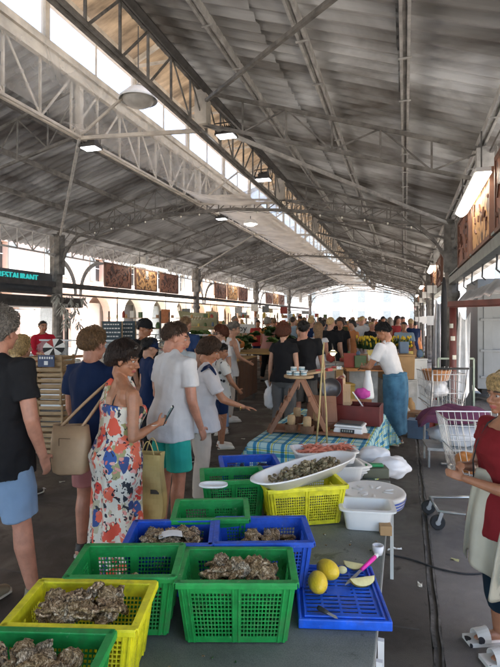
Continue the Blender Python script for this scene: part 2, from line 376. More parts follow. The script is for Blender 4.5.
# --- columns
for side,X in ((1,XL),(-1,XR)):
    for y in YCOL:
        zt=(ZC+2.5) if side==1 else ZC+2.28; cm=MB()
        prof=[(.27,0),(.27,.12),(.22,.16),(.20,.9),(.22,.95),(.155,1.02),(.14,2.2),(.19,2.28),(.19,2.36),(.15,2.42),(.15,zt-.1),(.22,zt-.04),(.22,zt)]
        cm.lathe([(r*1.0,z) for r,z in prof],(X,y,0),12)
        cm.box((X,y,zt-.6),(.34,.26,1.2))
        c=part(cm,'column',iron)
        for dy in (-1,1):
            bm_=MB(); p=bez((X,y+dy*.12,ZC+.75),(X,y+dy*.22,ZC+1.75),(X,y+dy*1.35,ZC+1.88),12)
            for a,b_ in zip(p,p[1:]): bm_.bar(a,b_,.07,.07)
            p2=bez((X,y+dy*.12,ZC+1.05),(X,y+dy*.3,ZC+1.7),(X,y+dy*1.0,ZC+1.88),8)
            for a,b_ in zip(p2,p2[1:]): bm_.bar(a,b_,.035,.035)
            for t in range(1,8): bm_.bar(p[t],p2[t],.02,.02)
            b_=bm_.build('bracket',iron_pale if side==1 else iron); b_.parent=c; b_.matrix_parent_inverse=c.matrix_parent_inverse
# intermediate posts with the plate, mid bay
for X,z0,z1 in ((XL,ZC+1.55,ZC+2.5),(XR,ZC+1.7,ZC+2.28)):
    for y in YK:
        if not any(abs(y-c)<.1 for c in YCOL):
            mb=MB(); mb.box((X,y,(z0+z1)/2),(.26,.22,z1-z0)); part(mb,'truss_shoe',iron_pale)
# long beams carrying the boards
mb=MB(); mb.bar((XL,Y0,ZC+1.0),(XL,Y1,ZC+1.0),.10,.16); mb.bar((XL,Y0,ZC+.72),(XL,Y1,ZC+.72),.04,.05); part(mb,'board_beam',iron_dark)
mb=MB(); mb.bar((XR,Y0,ZC+.86),(XR,Y1,ZC+.86),.14,.15); mb.bar((XR+.02,Y0,ZC+.98),(XR+.02,Y1,ZC+.98),.2,.03); part(mb,'board_beam',mat('grey_green_paint',(.20,.22,.20),rough=.5,var=.2))
# vertical corrugated cladding beyond the right eave girder
mb=MB(); n=int((Y1-Y0)/.25)
for i in range(n):
    y=Y0+i*.25
    if abs(((y-12.66+5.25)%10.5)-5.25)>2.4 : continue
    mb.bar((XR+.16,y,ZC+.95),(XR+.16,y,ZC+2.25),.02,.09,(0,1,0))
part(mb,'eave_slat',galv)

# carved boards
def boardmat(name,ca,cb,s):
    m=mat(name,ca,rough=.6); N,L,b=nodes(m)
    for n in [n for n in N if n.type in('VALTORGB','TEX_NOISE')]: N.remove(n)
    mp=[n for n in N if n.type=='MAPPING'][0]; mp.inputs['Scale'].default_value=(1,1.4,1.4)
    n1=N.new('ShaderNodeTexNoise'); n1.inputs['Scale'].default_value=s; n1.inputs['Detail'].default_value=4; n1.inputs['Distortion'].default_value=1.6; L.new(mp.outputs[0],n1.inputs[0])
    r=N.new('ShaderNodeValToRGB'); r.color_ramp.elements[0].position=.42; r.color_ramp.elements[0].color=(*cb,1); r.color_ramp.elements[1].position=.52; r.color_ramp.elements[1].color=(*ca,1); L.new(n1.outputs[0],r.inputs[0]); L.new(r.outputs[0],b.inputs['Base Color'])
    bp=N.new('ShaderNodeBump'); bp.inputs['Strength'].default_value=.8; bp.inputs['Distance'].default_value=.02; L.new(n1.outputs[0],bp.inputs['Height']); L.new(bp.outputs[0],b.inputs['Normal']); return m
bred=boardmat('red_carved_wood',(.30,.12,.07),(.06,.022,.015),3.2); bor=boardmat('orange_carved_wood',(.55,.30,.12),(.10,.045,.02),2.6)
wframe=mat('board_frame',(.14,.06,.035),rough=.6)
def board(X,y,z,face,m,label,group):
    e=empty('carved_board',(X,y,z),0,label,'board',group)
    q=MB(); q.box((0,0,.42),(.04,1.66,.80)); keep=q
    q=MB()
    for zz in (.02,.82): q.bar((0,-.86,zz),(0,.86,zz),.07,.05)
    for yy in (-.84,.84): q.bar((0,yy,.045),(0,yy,.795),.05,.07,(1,0,0))
    q.build('frame',wframe,e)
    # relief figures and letters on the face: raised worn strokes
    q=keep; q.cur=1; rr=random.Random(int(y*10))
    for i in range(16):
        yy=rr.uniform(-.75,.75); zz=rr.uniform(.15,.68); a=rr.uniform(0,PI); l=rr.uniform(.06,.2)
        q.bar((face*.024,yy-l/2*math.cos(a),zz-l/2*math.sin(a)),(face*.024,yy+l/2*math.cos(a),zz+l/2*math.sin(a)),.02,.03,(1,0,0))
    q.build('panel',[m,wframe],e)
def tube_lamp(X,y,z,label,group):
    e=empty('tube_lamp',(X,y,z),0,label,'lamp',group)
    q=MB(); q.box((0,0,.06),(.16,2.35,.05)); q.build('housing',white,e)
    q=MB(); q.grid(lambda u,v:V((-.09+.18*u,-1.16+2.32*v,.03-.06*math.sin(PI*u))),8,1); q.build('diffuser',mat('lit_diffuser',(.9,.9,.85),rough=.3,emit=(1,.93,.78),estr=2.0),e,smooth=True)
    for yy in (-1.0,1.0): q=MB(); q.bar((0,yy,.08),(0,yy,.55),.015,.015); q.build('hanger',iron_dark,e)
ORD=['nearest','second','third','fourth']
for i,yc in enumerate((17.9,28.4,38.9)):
    for j,(dy,m) in enumerate(((-2.05,bred),(0,bor),(2.05,bred))):
        board(XL+.1,yc+dy,ZC+1.09,1,m,'%s carved wooden board on the left beam, %s board of the %s group of three'%(['red','orange','red'][j],['left','middle','right'][j],ORD[i]),'carved boards along the left beam')
    tube_lamp(XL+.38,yc,ZC+1.98,'lit white tube lamp above the %s group of boards on the left side'%ORD[i],'tube lamps over the left boards')
for i,yc in enumerate((7.35,17.9,28.4,38.9)):
    for j,(dy,m) in enumerate(((-2.05,bred),(0,bor),(2.05,bred))):
        board(XR-.06,yc+dy,ZC+.95,-1,m,'%s carved wooden board on the right beam, %s board of the %s group of three'%(['red','orange','red'][j],['near','middle','far'][j],ORD[i]),'carved boards along the right beam')
    tube_lamp(XR-.2,yc,ZC+1.62,'lit white tube lamp over the %s group of boards on the right side'%ORD[i],'tube lamps over the right boards')
# floodlights under the girders
def flood(p,label,rz=0):
    e=empty('floodlight',p,rz,label,'floodlight','floodlights fixed to the lattice girders')
    q=MB(); q.box((0,0,0),(.34,.26,.05),top=(.9,.9)); q.box((0,.02,.06),(.22,.16,.08)); 
    for k in range(6): q.box((-.09+k*.036,.02,.12),(.008,.16,.05))
    q.build('housing',iron_dark,e,bevel=.006)
    q=MB(); q.box((0,0,-.03),(.28,.20,.012)); q.build('lens',mat('lit_lens',(.9,.92,1),rough=.2,emit=(.9,.95,1),estr=2.2),e)
    q=MB(); q.tube([(-.19,0,0),(-.2,0,.2),(.2,0,.2),(.19,0,0)],.012,6); q.build('bracket',iron_dark,e)
flood((GR+.30,7.75,ZC+3.02),'floodlight on the right girder beside the nearest hanging iron box')
flood((GR+.22,10.3,ZC+2.98),'floodlight hanging from the right girder, farther down of its two')
flood((GL+.1,7.6,ZC+3.02),'floodlight under the left girder, nearer of its two')
flood((GL+.1,14.2,ZC+3.02),'floodlight under the left girder, farther of its two')
# netting slung under the lantern
def netmat(name,lo,hi,s=1.3):
    net=mat(name,(.86,.83,.78),rough=.9,var=.05,scale=3); N,L,b=nodes(net)
    tr=N.new('ShaderNodeBsdfTransparent'); mx=N.new('ShaderNodeMixShader'); out=[n for n in N if n.type=='OUTPUT_MATERIAL'][0]
    tc=[n for n in N if n.type=='TEX_COORD'][0]; nn=N.new('ShaderNodeTexNoise'); nn.inputs['Scale'].default_value=s; nn.inputs['Detail'].default_value=7; nn.inputs['Distortion'].default_value=1.0; L.new(tc.outputs['Object'],nn.inputs[0])
    rr_=N.new('ShaderNodeMapRange'); rr_.inputs[1].default_value=.35; rr_.inputs[2].default_value=.68; rr_.inputs[3].default_value=lo; rr_.inputs[4].default_value=hi
    L.new(nn.outputs[0],rr_.inputs[0]); L.new(rr_.outputs[0],mx.inputs[0]); L.new(tr.outputs[0],mx.inputs[1])
    tl=N.new('ShaderNodeBsdfTranslucent'); tl.inputs[0].default_value=(.92,.89,.83,1); m2=N.new('ShaderNodeMixShader'); m2.inputs[0].default_value=.65
    L.new(b.outputs[0],m2.inputs[1]); L.new(tl.outputs[0],m2.inputs[2]); L.new(m2.outputs[0],mx.inputs[2]); L.new(mx.outputs[0],out.inputs[0]); return net
netA=netmat('thin_white_netting',.06,.30); netB=netmat('dense_white_netting',.55,.88); netC=netmat('curtain_netting',.14,.40)
def netf(u,v,ya,yb):
    y=ya+(yb-ya)*v; x=GL+.12+(GR-GL-.2)*u
    sagk=(.30+.10*noise.noise(V((0,y*.35,1))))*abs(math.sin(PI*((y-2.15)%5.25)/5.25))**.6+.08
    z=ZC+3.10*(1-u)+2.96*u+.05-sagk*4*u*(1-u)*.6+.03*noise.noise(V((x*2,y*1.3,0)))+.05*noise.noise(V((x*.9,y*.5,4)))
    return V((x,y,z))
q=MB(); q.grid(lambda u,v:netf(u,v,6.5,11.2),14,50); tag(q.build('bird_net',netA,smooth=True),'thin pale netting slung under the ridge lantern at the near end','netting')
q=MB(); q.grid(lambda u,v:netf(u,v,10.9,48),14,240); tag(q.build('bird_net',netB,smooth=True),'dense white netting slung under the ridge lantern down the hall','netting')
q=MB()
def netg(u,v):
    y=2+12*v; z=ZC+3.15+(1.02+.1*noise.noise(V((y*.4,0,3))))*u; return V((GL+.16+.05*math.sin(3*u)+.05*noise.noise(V((y*.8,z,0))),y,z))
q.grid(netg,8,90); tag(q.build('bird_net',netC,smooth=True),'loose pale netting hung in front of the left lattice girder at the near end','netting')
# white globe light caught in the net, ceiling globes
for (p,lb) in (((-4.3,7.5,ZC+3.72),'big round white dish lamp hanging by the glazed lantern at the near end'),((-4.2,13.6,ZC+2.72),'white round lamp glowing below the nets above the aisle')):
    e=empty('round_lamp',p,0,lb,'lamp','round lamps under the lantern'); r=.33 if 'big' in lb else .2
    q=MB(); q.lathe([(.02,r*.5),(r*.5,r*.42),(r*.95,0),(r,-.03),(r*.97,-.05)],n=28,cap=False); q.build('shade',white,e,smooth=True)
    q=MB(); q.ell((0,0,-.02),(r*.8,r*.8,r*.45),20,10); q.build('globe',mat('frosted_globe_lit' if 'glow' in lb else 'frosted_globe',(.5,.48,.44),rough=.3,emit=(1,.95,.85),estr=2.0 if 'glow' in lb else 0),e,smooth=True)
    q=MB(); q.tube([(0,0,r*.5),(0,0,1.2)],.012,6); q.build('hanger',iron_dark,e)
# ================================================================== OUTSIDE
peach=mat('peach_render',(.60,.43,.30),rough=.9,var=.12,scale=.6,bump=.1); cream=mat('cream_render',(.62,.57,.49),rough=.9,var=.12,scale=.5,bump=.1)
pink=mat('pink_render',(.56,.41,.34),rough=.9,var=.12,scale=.7,bump=.1); dark=mat('dark_opening',(.05,.045,.04),rough=.6); stone=mat('pale_stone',(.6,.57,.52),rough=.85,var=.15,scale=3)
shut=mat('grey_shutters',(.3,.32,.3),rough=.7); tile=mat('roof_tiles',(.40,.22,.14),rough=.9,var=.3,scale=5)
def house(x,y0,y1,h,m,label,arches=3,face=1):
    "a street front facing the hall; y along the street"
    e=empty('street_house',(x,(y0+y1)/2,0),0,label,'building'); L_=y1-y0; n=max(1,int(L_/3.4)); step=L_/n
    q=MB(); g0=3.3
    # ground floor arcade: piers and arched heads as real openings with depth
    for i in range(n):
        c=-L_/2+step*(i+.5); r=step*.33
        prev=None
        for k in range(13):
            a=PI*k/12; yy=c-r*math.cos(a); zz=1.9+r*math.sin(a)
            if prev: 
                q.add([(0,prev[0],prev[1]),(0,yy,zz),(0,yy,g0),(0,prev[0],g0)],[(0,1,2,3)])
                q.add([(0,prev[0],prev[1]),(0,yy,zz),(-face*.6,yy,zz),(-face*.6,prev[0],prev[1])],[(3,2,1,0)])
            prev=(yy,zz)
        for s_ in (-1,1):
            ya=c+s_*r; yb=c+s_*step/2
            q.add([(0,ya,0),(0,yb,0),(0,yb,g0),(0,ya,g0)],[(0,1,2,3)]); q.add([(0,ya,0),(0,ya,1.9),(-face*.6,ya,1.9),(-face*.6,ya,0)],[(0,1,2,3)])
    # upper wall with window holes left between strips
    fl=int((h-g0)/2.9); zz=g0
    q.box((-face*3.2,0,h/2+g0/2),(5.2,L_,h-g0)); q.box((-face*3.4,0,g0/2),(4.4,L_,g0))
    for k in range(fl):
        za=zz+.9; zb=za+1.5
        q.box((-face*.28,0,(zz+za)/2),(.56,L_,za-zz)); q.box((-face*.28,0,(zb+zz+2.9)/2),(.56,L_,zz+2.9-zb))
        ed=[-L_/2]+[v for i in range(n) for v in (-L_/2+step*(i+.5)-.5,-L_/2+step*(i+.5)+.5)]+[L_/2]
        for a,b_ in zip(ed[::2],ed[1::2]): q.box((-face*.28,(a+b_)/2,(za+zb)/2),(.56,b_-a,1.5))
        zz+=2.9
    q.build('wall',m,e)
    q=MB(); q.box((face*.1,0,g0+.05),(.3,L_+.05,.14)); q.box((face*.12,0,zz+.1),(.5,L_+.2,.22)); q.build('cornice',stone,e)
    q=MB(); q.add([(face*.5,-L_/2-.2,zz+.25),(face*.5,L_/2+.2,zz+.25),(-face*3.2,L_/2+.2,zz+1.6),(-face*3.2,-L_/2-.2,zz+1.6)],[(0,1,2,3)]); q.build('roof',tile,e,thick=.12)
    for i in range(n):
        c=-L_/2+step*(i+.5); q=MB(); q.box((-face*.9,c,1.4),(.1,step*.64,2.8)); q.build('shop_door',[dark,shut,cream][i%3],e)
        for k in range(fl):
            za=g0+.9+2.9*k
            q=MB(); q.box((-face*.35,c,za+.75),(.04,1.0,1.5)); w_=q.build('window',dark,e)
            q=MB(); q.bar((-face*.31,c,za),(-face*.31,c,za+1.5),.05,.04); q.bar((-face*.31,c-.5,za+.9),(-face*.31,c+.5,za+.9),.04,.04); f_=q.build('frame',white); f_.parent=w_
            for s_ in (-1,1):
                q=MB(); q.box((face*.04,c+s_*.78,za+.75),(.05,.5,1.5)); f_=q.build('shutter',shut); f_.parent=w_
    return e
hs=[(-4,7,9,cream,'cream street house at the near left beyond the market hall'),(7.2,18,9,peach,'peach rendered house with arched doorways behind the left stalls'),(18.2,31,9,pink,'pink rendered house with wide arches beyond the left columns'),(31.2,44,9,cream,'cream arcaded house behind the hanging green banner'),(44.2,60,9,peach,'peach house toward the far end of the left side street'),(60.2,80,9,cream,'farthest cream house on the left side street')]
for a,b_,h,m,lb in hs: house(-19.5,a,b_,h,m,lb)
for a,b_,h,m,lb in [(-4,14,9,cream,'cream house across the street on the right beside the grey van'),(14.2,34,9,pink,'pink house farther along the street on the right'),(34.2,62,9,cream,'farthest cream house on the right side street')]: house(13,a,b_,h,m,lb,face=-1)
# the far end of the street closes with a pale building
e=empty('end_building',(-3,92,0),0,'pale building across the square beyond the far end of the hall','building')
q=MB(); q.box((0,3,6),(44,6,12)); q.build('wall',cream,e)
for i in range(9):
    for k in range(3):
        q=MB(); q.box((-18+i*4.5,-.03,2+k*3.6),(1.3,.1,2.1)); q.build('window',shut,e)
# red awnings at the far opening
redaw=mat('red_canvas',(.45,.07,.05),rough=.7)
for i,(x0,x1) in enumerate(((-10,-7.0),(-5.6,-3.6),(-2.6,1.0))):
    q=MB(); q.grid(lambda u,v:V((x0+(x1-x0)*u,57+1.2*v,3.1-.35*(1-v)+.02*math.sin(u*40))),20,3)
    q.bar((x0,57,2.4),(x0,57,2.76),.03,.03); 
    o=q.build('sun_awning',redaw,thick=.02); tag(o,['left red awning strip at the bright far end of the hall','short middle red awning strip at the bright far end','right red awning strip at the bright far end of the hall'][i],'awning','red awnings at the far end')
# grey van parked just outside on the right
vanm=mat('dull_grey_van_paint',(.20,.215,.225),rough=.45,var=.12,scale=1.5); rub=mat('black_rubber',(.025,.025,.026),rough=.7); tyre=rub
e=empty('parked_van',(4.15,12.4,0),0,'dull grey box van parked outside the right columns behind the red post','van')
q=MB(); q.box((0,0,1.45),(5.4,2.0,2.3)); 
b_=q.build('cargo_body',vanm,e,bevel=.012)
q=MB()
for i in range(13): q.box((-2.5+i*.42,-1.012,1.45),(.17,.025,1.75))
for zz in (.55,1.1,1.75,2.4): q.box((0,-1.018,zz),(5.3,.03,.05))
q.build('side_rib',vanm,e,bevel=.006)
q=MB(); q.box((0,0,.24),(5.2,1.8,.14)); q.build('chassis',rub,e)
q=MB(); q.box((3.4,0,1.05),(1.5,1.9,1.7),top=(.75,.92)); q.build('cab',vanm,e,bevel=.06)
for wx in (-1.6,3.3):
    for sy in (-1,1):
        q=MB(); M_=Matrix.Translation((wx,sy*.9,.34))@Matrix.Rotation(PI/2,4,'X'); q.lathe([(.16,-.11),(.30,-.11),(.34,-.07),(.34,.07),(.30,.11),(.16,.11)],n=24,M=M_); w_=q.build('wheel',rub,e,smooth=False)
        q=MB(); q.lathe([(.17,-.115),(.18,0),(.17,.115)],n=18,M=M_); r_=q.build('rim',galv); r_.parent=w_
# roadside: metal edge trim hanging on the right (sheet awning over the right side stalls)
e=empty('sheet_awning',(XR+.1,0,ZC+.5),0,'crumpled silver sheet awning hung under the right beam','awning')
fo=mat('crumpled_foil_sheet',(.55,.56,.57),rough=.38,metal=.55,var=.2,scale=3,bump=.5,bscale=9)
q=MB()
def aw(u,v):
    y=4+8.2*v; x=1.55*u; return V((x-.05,y,.06-.10*u+.05*noise.noise(V((x*2.5,y*2.2,0)))-(.24*(1-u/.12) if u<.12 else 0)*1))
q.grid(aw,26,90); q.build('sheet',fo,e,smooth=True,thick=.008)
for y in (4.4,5.6,6.8,8.0,9.2,10.4,11.6):
    q=MB(); q.tube([(-.06,y,.3),(-.07,y,.1),(-.02,y+.02,.06)],.012,6); q.build('hook',iron_dark,e)
# red post and red frame of the side stall
redp=mat('worn_red_paint',(.13,.036,.03),rough=.45,var=.3,scale=4,bump=.1)
p=atd(453,8.0)
e=empty('red_stall_frame',(p.x,p.y,0),0,'worn dark red post and beam of a side stall on the right','stall frame')
q=MB(); q.lathe([(.055,0),(.055,1.96)],n=14); q.build('post',redp,e,smooth=True)
q=MB(); q.bar((-.05,0,2.0),(1.9,-3.6,2.0),.08,.09); q.build('beam',redp,e,bevel=.01)
q=MB(); q.bar((-.02,0.05,2.0),(2.4,.4,2.0),.06,.06); q.bar((0,0,1.95),(1.9,-3.6,1.94),.12,.01); q.build('rail',redp,e)
for z,a in ((1.62,.0),(1.42,.5),(1.12,1.0)): 
    q=MB(); q.grid(lambda u,v:V((.058*math.sin(-1.2+a+u*1.2),-.058*math.cos(-1.2+a+u*1.2),z+.07*v)),5,1); q.build('sticker',mat('worn_sticker',(.6,.58,.5),rough=.6),e)
# clutter along the right columns: dark panels, cables, white sheets
p=atd(444,9.5)
e=empty('folded_parasol',(p.x,p.y,0),0,'tall black folded parasol in its cover standing by the right columns','parasol')
q=MB(); q.lathe([(.02,.0),(.025,.5),(.05,.55),(.06,.9),(.05,2.2),(.03,2.5),(.01,2.56)],n=12); q.build('cover',mat('black_cloth',(.02,.02,.022),rough=.8,bump=.3),e,smooth=True)
q=MB(); q.lathe([(.15,0),(.15,.06),(.04,.1)],n=16); q.build('base',iron_dark,e)
for i,(px,d_,h_,c_,lb) in enumerate([(461,8.9,1.9,(.75,.76,.78),'white plastic sheet draped down beside the red post'),(437,13.5,2.3,(.72,.72,.74),'white sheet hanging by the second right column')]):
    p=atd(px,d_); q=MB()
    q.grid(lambda u,v:V(((u-.5)*(.28-.1*v)+.06*v,.05*math.sin(u*14+v*3),h_*(.25+.75*v)-.15*math.sin(u*3))),24,20)
    tag(q.build('hanging_sheet',mat('white_sheet_%d'%i,c_,rough=.5),loc=(p.x,p.y,0),smooth=True,thick=.004),lb,'sheet')
for i,(px,d_) in enumerate([(433,16),(427,20),(423,26),(418,33)]):
    p=atd(px,d_); e=empty('flood_stand',(p.x,p.y,0),0,['nearest slim dark pole standing along the right side of the aisle','second slim dark pole along the right side of the aisle','third slim dark pole along the right side of the aisle','farthest slim dark pole along the right side of the aisle'][i],'pole','slim poles along the right side of the aisle')
    q=MB(); q.tube([(0,0,0),(0,0,2.9)],.035,8); q.build('pole',iron_dark,e); q=MB(); q.lathe([(.2,0),(.2,.05),(.05,.08)],n=12); q.build('base',iron_dark,e)
    q=MB(); q.box((0,0,2.7),(.35,.06,.25)); q.build('lamp_head',white,e); q=MB(); q.box((-.08,-.04,1.7),(.2,.02,.3)); q.build('notice',white,e)
# cable across the floor
q=MB(); P=[at(386,555),at(410,560),at(440,570),at(470,575),at(500,571),at(560,560)]
pp=[]
for a,b_,c_,d_ in zip([P[0]]+P[:-2],P[:-1],P[1:],P[2:]+[P[-1]]):
    for k in range(8):
        t=k/8; pp.append(.5*((2*b_)+(-a+c_)*t+(2*a-5*b_+4*c_-d_)*t*t+(-a+3*b_-3*c_+d_)*t**3)+V((0,0,.008)))
q.tube(pp,.006,6); tag(q.build('power_cable',rub,smooth=True),'thin black cable lying across the floor from under the table','cable')
# white tarpaulin blinds + shop fascia on the left
e=empty('dark_shop_canopy',(XL-1.2,9.2,0),0,'dark shop canopy with turquoise neon lettering beyond the left columns','canopy')
q=MB(); q.box((0,0,2.28),(1.6,10.6,.32)); q.build('fascia',iron_dark,e,bevel=.02)
q=MB(); q.box((.78,2.3,2.93),(.05,3.4,.42)); q.box((.70,2.3,2.62),(.04,3.2,.26)); q.build('sign_panel',mat('dark_sign_panel',(.06,.07,.08),rough=.4),e)
text('RESTAURANT',.25,mat('turquoise_neon',(.04,.25,.25),emit=(.05,.8,.75),estr=.09),e,(.82,2.3,2.95),(PI/2,0,PI/2),'neon_lettering',.02)
for yy in (-4.8,-1.5,1.8,4.8): q=MB(); q.bar((.5,yy,0),(.5,yy,2.06),.09,.09); q.build('post',iron_dark,e)
for yy in (-1.2,-.3,.6): q=MB(); q.tube([(.82,yy,3.6),(.82,yy,2.95)],.012,6); q.build('hanger',iron_dark,e)
e=empty('shop_tube_lamp',(XL-.6,12.4,1.98),0,'lit white tube under the dark shop canopy on the left','lamp')
q=MB(); q.box((0,-1.6,0),(.12,3.0,.06)); q.build('diffuser',mat('lit_tube',(.9,.9,.88),emit=(1,.97,.9),estr=1.6),e)
q=MB(); q.box((0,-1.6,.05),(.16,3.1,.03)); q.build('housing',white,e)
# hanging banner, mottled olive
e=empty('olive_banner',(0,0,0),0,'tilted olive green printed banner hanging at the second left column','banner')
bm=mat('olive_banner_print',(.30,.31,.17),rough=.7,var=.25,scale=1.6,col2=(.45,.45,.30),bump=.1)
A=atd(178,20,ZC+.30); B=atd(216,20,ZC+.22); Cc=atd(220,20,ZC-.42); D=atd(183,20,ZC-.62)
q=MB()
def bf(u,v):
    a=A.lerp(B,u); b2=D.lerp(Cc,u); r=a.lerp(b2,v); r.y+=.05*math.sin(u*7+v*2); r.z-=.09*math.sin(PI*u)*(1-v)*.6; return r
q.grid(bf,24,12); q.build('cloth',bm,e,smooth=True,thick=.006)
q=MB()
for i in range(9):
    a=bf(.12+.08*i,.28); q.bar(a+V((-.035,-.03,-.07)),a+V((.03,-.03,.07)),.02,.035); q.bar(a+V((-.05,-.03,.07)),a+V((.06,-.03,.07)),.02,.03)
q.build('faded_print',mat('faded_white_print',(.6,.6,.5),rough=.7),e)
q=MB(); q.tube([A,A+V((0,.3,.9))],.008,4); q.tube([B,B+V((0,.3,.9))],.008,4); q.build('cord',rub,e)
# ================================================================== LEFT STALLS
wood=mat('pale_crate_wood',(.42,.28,.15),rough=.8,var=.25,scale=8,bump=.2,stretch=(1,6,6)); woodd=mat('dark_wood',(.13,.07,.04),rough=.55,var=.3,scale=6,bump=.15,stretch=(1,1,.3))
card=mat('cardboard',(.40,.25,.12),rough=.85,var=.1,scale=6)
def slat_crate(p,rz,label,group,m=wood,dx=.5,dy=.36,dz=.19):
    e=empty('wooden_crate',p,rz,label,'crate',group)
    q=MB()
    for k in range(3):
        z=.035+k*(dz-.05)/2
        for sy in (-1,1): q.box((0,sy*dy/2,z),(dx,.008,.04))
        for sx in (-1,1): q.box((sx*dx/2,0,z),(.008,dy-.01,.04))
    for k in range(5): q.box((0,-dy/2+.04+k*(dy-.08)/4,.008),(dx,.05,.006))
    q.build('slats',m,e)
    q=MB()
    for sx in (-1,1):
        for sy in (-1,1): q.box((sx*(dx/2-.016),sy*(dy/2-.016),dz/2+.012),(.024,.024,dz+.024))
    q.build('corner_post',m,e)
    return e
random.seed(5)
p=at(50,452); base=(p.x,p.y)
for i in range(6):
    slat_crate((base[0]+random.uniform(-.01,.01),base[1],.02+i*.212),rad(12)+random.uniform(-.03,.03),['lowest','second lowest','third from the bottom','fourth from the bottom','fifth from the bottom','topmost'][i]+' pale slatted crate in the stack at the left','wooden crates stacked on the left')
e=empty('sign_card',(base[0]+.12,base[1]-.22,1.16),rad(12),'small dark blue printed card fixed on the crate stack','card')
q=MB(); q.box((0,0,.07),(.22,.012,.15)); q.build('card',mat('navy_card',(.03,.05,.12),rough=.5),e)
q=MB()
for i in range(6): q.box((-.08+i*.032,-.008,.11),(.018,.004,.028))
q.box((.0,-.008,.045),(.05,.004,.05)); q.build('print',white,e)
# disc-like striped parasol top lying on the crates
e=empty('striped_disc',(base[0]-.22,base[1]+.35,1.36),0,'round disc with black and white sectors leaning behind the crate stack','disc')
for i in range(10):
    q=MB(); a=2*PI*i/10; q.add([(0,0,0),(.15*math.cos(a),0,.15*math.sin(a)),(.15*math.cos(a+PI/10),0,.15*math.sin(a+PI/10)),(.15*math.cos(a+PI/5),0,.15*math.sin(a+PI/5))],[(0,1,2,3)]); o=q.build('sector',[white,rub,mat('red_sector',(.4,.05,.05))][i%2 if i!=3 else 2],e,thick=.01)
    o.rotation_euler=(rad(-35),0,rad(20))
q=MB(); q.bar((-.2,.02,-.17),(.35,.2,-.12),.05,.04); q.build('support',mat('orange_wood',(.5,.22,.1)),e)
# glass display counters along the left
def counter(p,rz,L_,label,h=1.15):
    e=empty('display_counter',p,rz,label,'counter','glass display counters on the left')
    q=MB(); q.box((0,0,.42),(L_,.8,.84)); q.build('cabinet',white,e,bevel=.02)
    q=MB(); q.box((0,.05,.87),(L_-.04,.66,.05)); q.build('shelf',galv,e)
    gl=mat('counter_glass',(.9,.95,.95),rough=.05,alpha=.22,var=.02); q=MB(); q.add([(-L_/2,-.39,.86),(L_/2,-.39,.86),(L_/2,-.12,1.32),(-L_/2,-.12,1.32)],[(0,1,2,3)]); q.add([(-L_/2,-.12,1.32),(L_/2,-.12,1.32),(L_/2,.36,1.32),(-L_/2,.36,1.32)],[(0,1,2,3)]); q.build('glass',gl,e)
    q=MB()
    for k in range(3):
        x=-L_/2+L_*k/2; q.bar((x,-.38,.86),(x,-.12,1.32),.03,.03); q.bar((x,-.12,1.33),(x,.36,1.33),.03,.03)
    q.bar((-L_/2,-.12,1.335),(L_/2,-.12,1.335),.04,.03); q.build('frame',galv,e)
    rr=random.Random(int(p[1]*7)); 
    for k in range(int(L_*5)):
        q=MB(); q.ell((0,0,0),(.07,.10,.035),8,5); q.build('tray_of_food',[mat('olive_food',(.2,.2,.06)),mat('pale_food',(.6,.5,.35)),mat('red_food',(.4,.1,.06))][k%3],e,loc=(-L_/2+.1+k*.19,.05+rr.uniform(-.1,.1),.92))
counter((-6.2,8.6,0),rad(8),3.2,'glass display counter on the left behind the man in navy')
counter((-9.2,9.6,0),rad(20),2.6,'glass display counter in front of the man in red')
counter((-6.4,12.2,0),rad(4),3.0,'glass display counter behind the man in the black cap')
# pale menu boards
for i,(px,d_,lb) in enumerate([(112,12.5,'dark menu board with white writing standing left of the man in the cap'),(126,13,'second menu board with pale writing beside the man in the cap')]):
    p=atd(px,d_); e=empty('menu_board',(p.x,p.y,0),TH,lb,'board')
    q=MB(); q.box((0,0,1.35),(.5,.03,.7)); q.build('slate',mat('slate',(.04,.07,.09)),e)
    q=MB(); q.bar((-.25,0,0),(-.25,0,1.7),.03,.03); q.bar((.25,0,0),(.25,0,1.7),.03,.03); q.build('leg',wood,e)
    q=MB(); rr=random.Random(i)
    for r in range(6):
        x=-.2
        while x<.16:
            l=rr.uniform(.02,.07); q.box((x+l/2,-.02,1.62-r*.1),(l,.006,.03)); x+=l+.02
    q.build('chalk_marks',white,e)
# produce stalls
leafA=mat('lettuce_green',(.09,.17,.03),rough=.55,var=.4,scale=8); leafB=mat('dark_leaf_green',(.03,.075,.018),rough=.5,var=.4,scale=8); orng=mat('orange_produce',(.55,.20,.04),rough=.45,var=.25,scale=8); ochre=mat('tan_box_card',(.42,.27,.10),rough=.8,var=.12)
def lettuce_mesh(seed,r=.13,n=26,name='lettuce'):
    rr=random.Random(seed); q=MB()
    for i in range(n):
        a=rr.uniform(0,2*PI); t=rr.uniform(.1,1.3); rad_=r*rr.uniform(.7,1.15)
        d=V((math.sin(t)*math.cos(a),math.sin(t)*math.sin(a),math.cos(t))); s_=d.cross(V((0,0,1))).normalized(); u_=s_.cross(d)
        wv=rr.uniform(.5,.8)
        def fn(u,v,d=d,s_=s_,u_=u_,rad_=rad_,wv=wv):
            x=(u-.5)*2; return d*rad_*(.25+.8*v)+s_*x*rad_*wv*math.sin(PI*min(1,.15+v*.75))+u_*(-.25*rad_*v*v+.06*rad_*math.sin(x*9+a)*v)
        q.grid(fn,5,4)
    return q
LET=[lettuce_mesh(i).mesh('lettuce',True) for i in range(3)]
for m_ in LET: m_.materials.append(leafA)
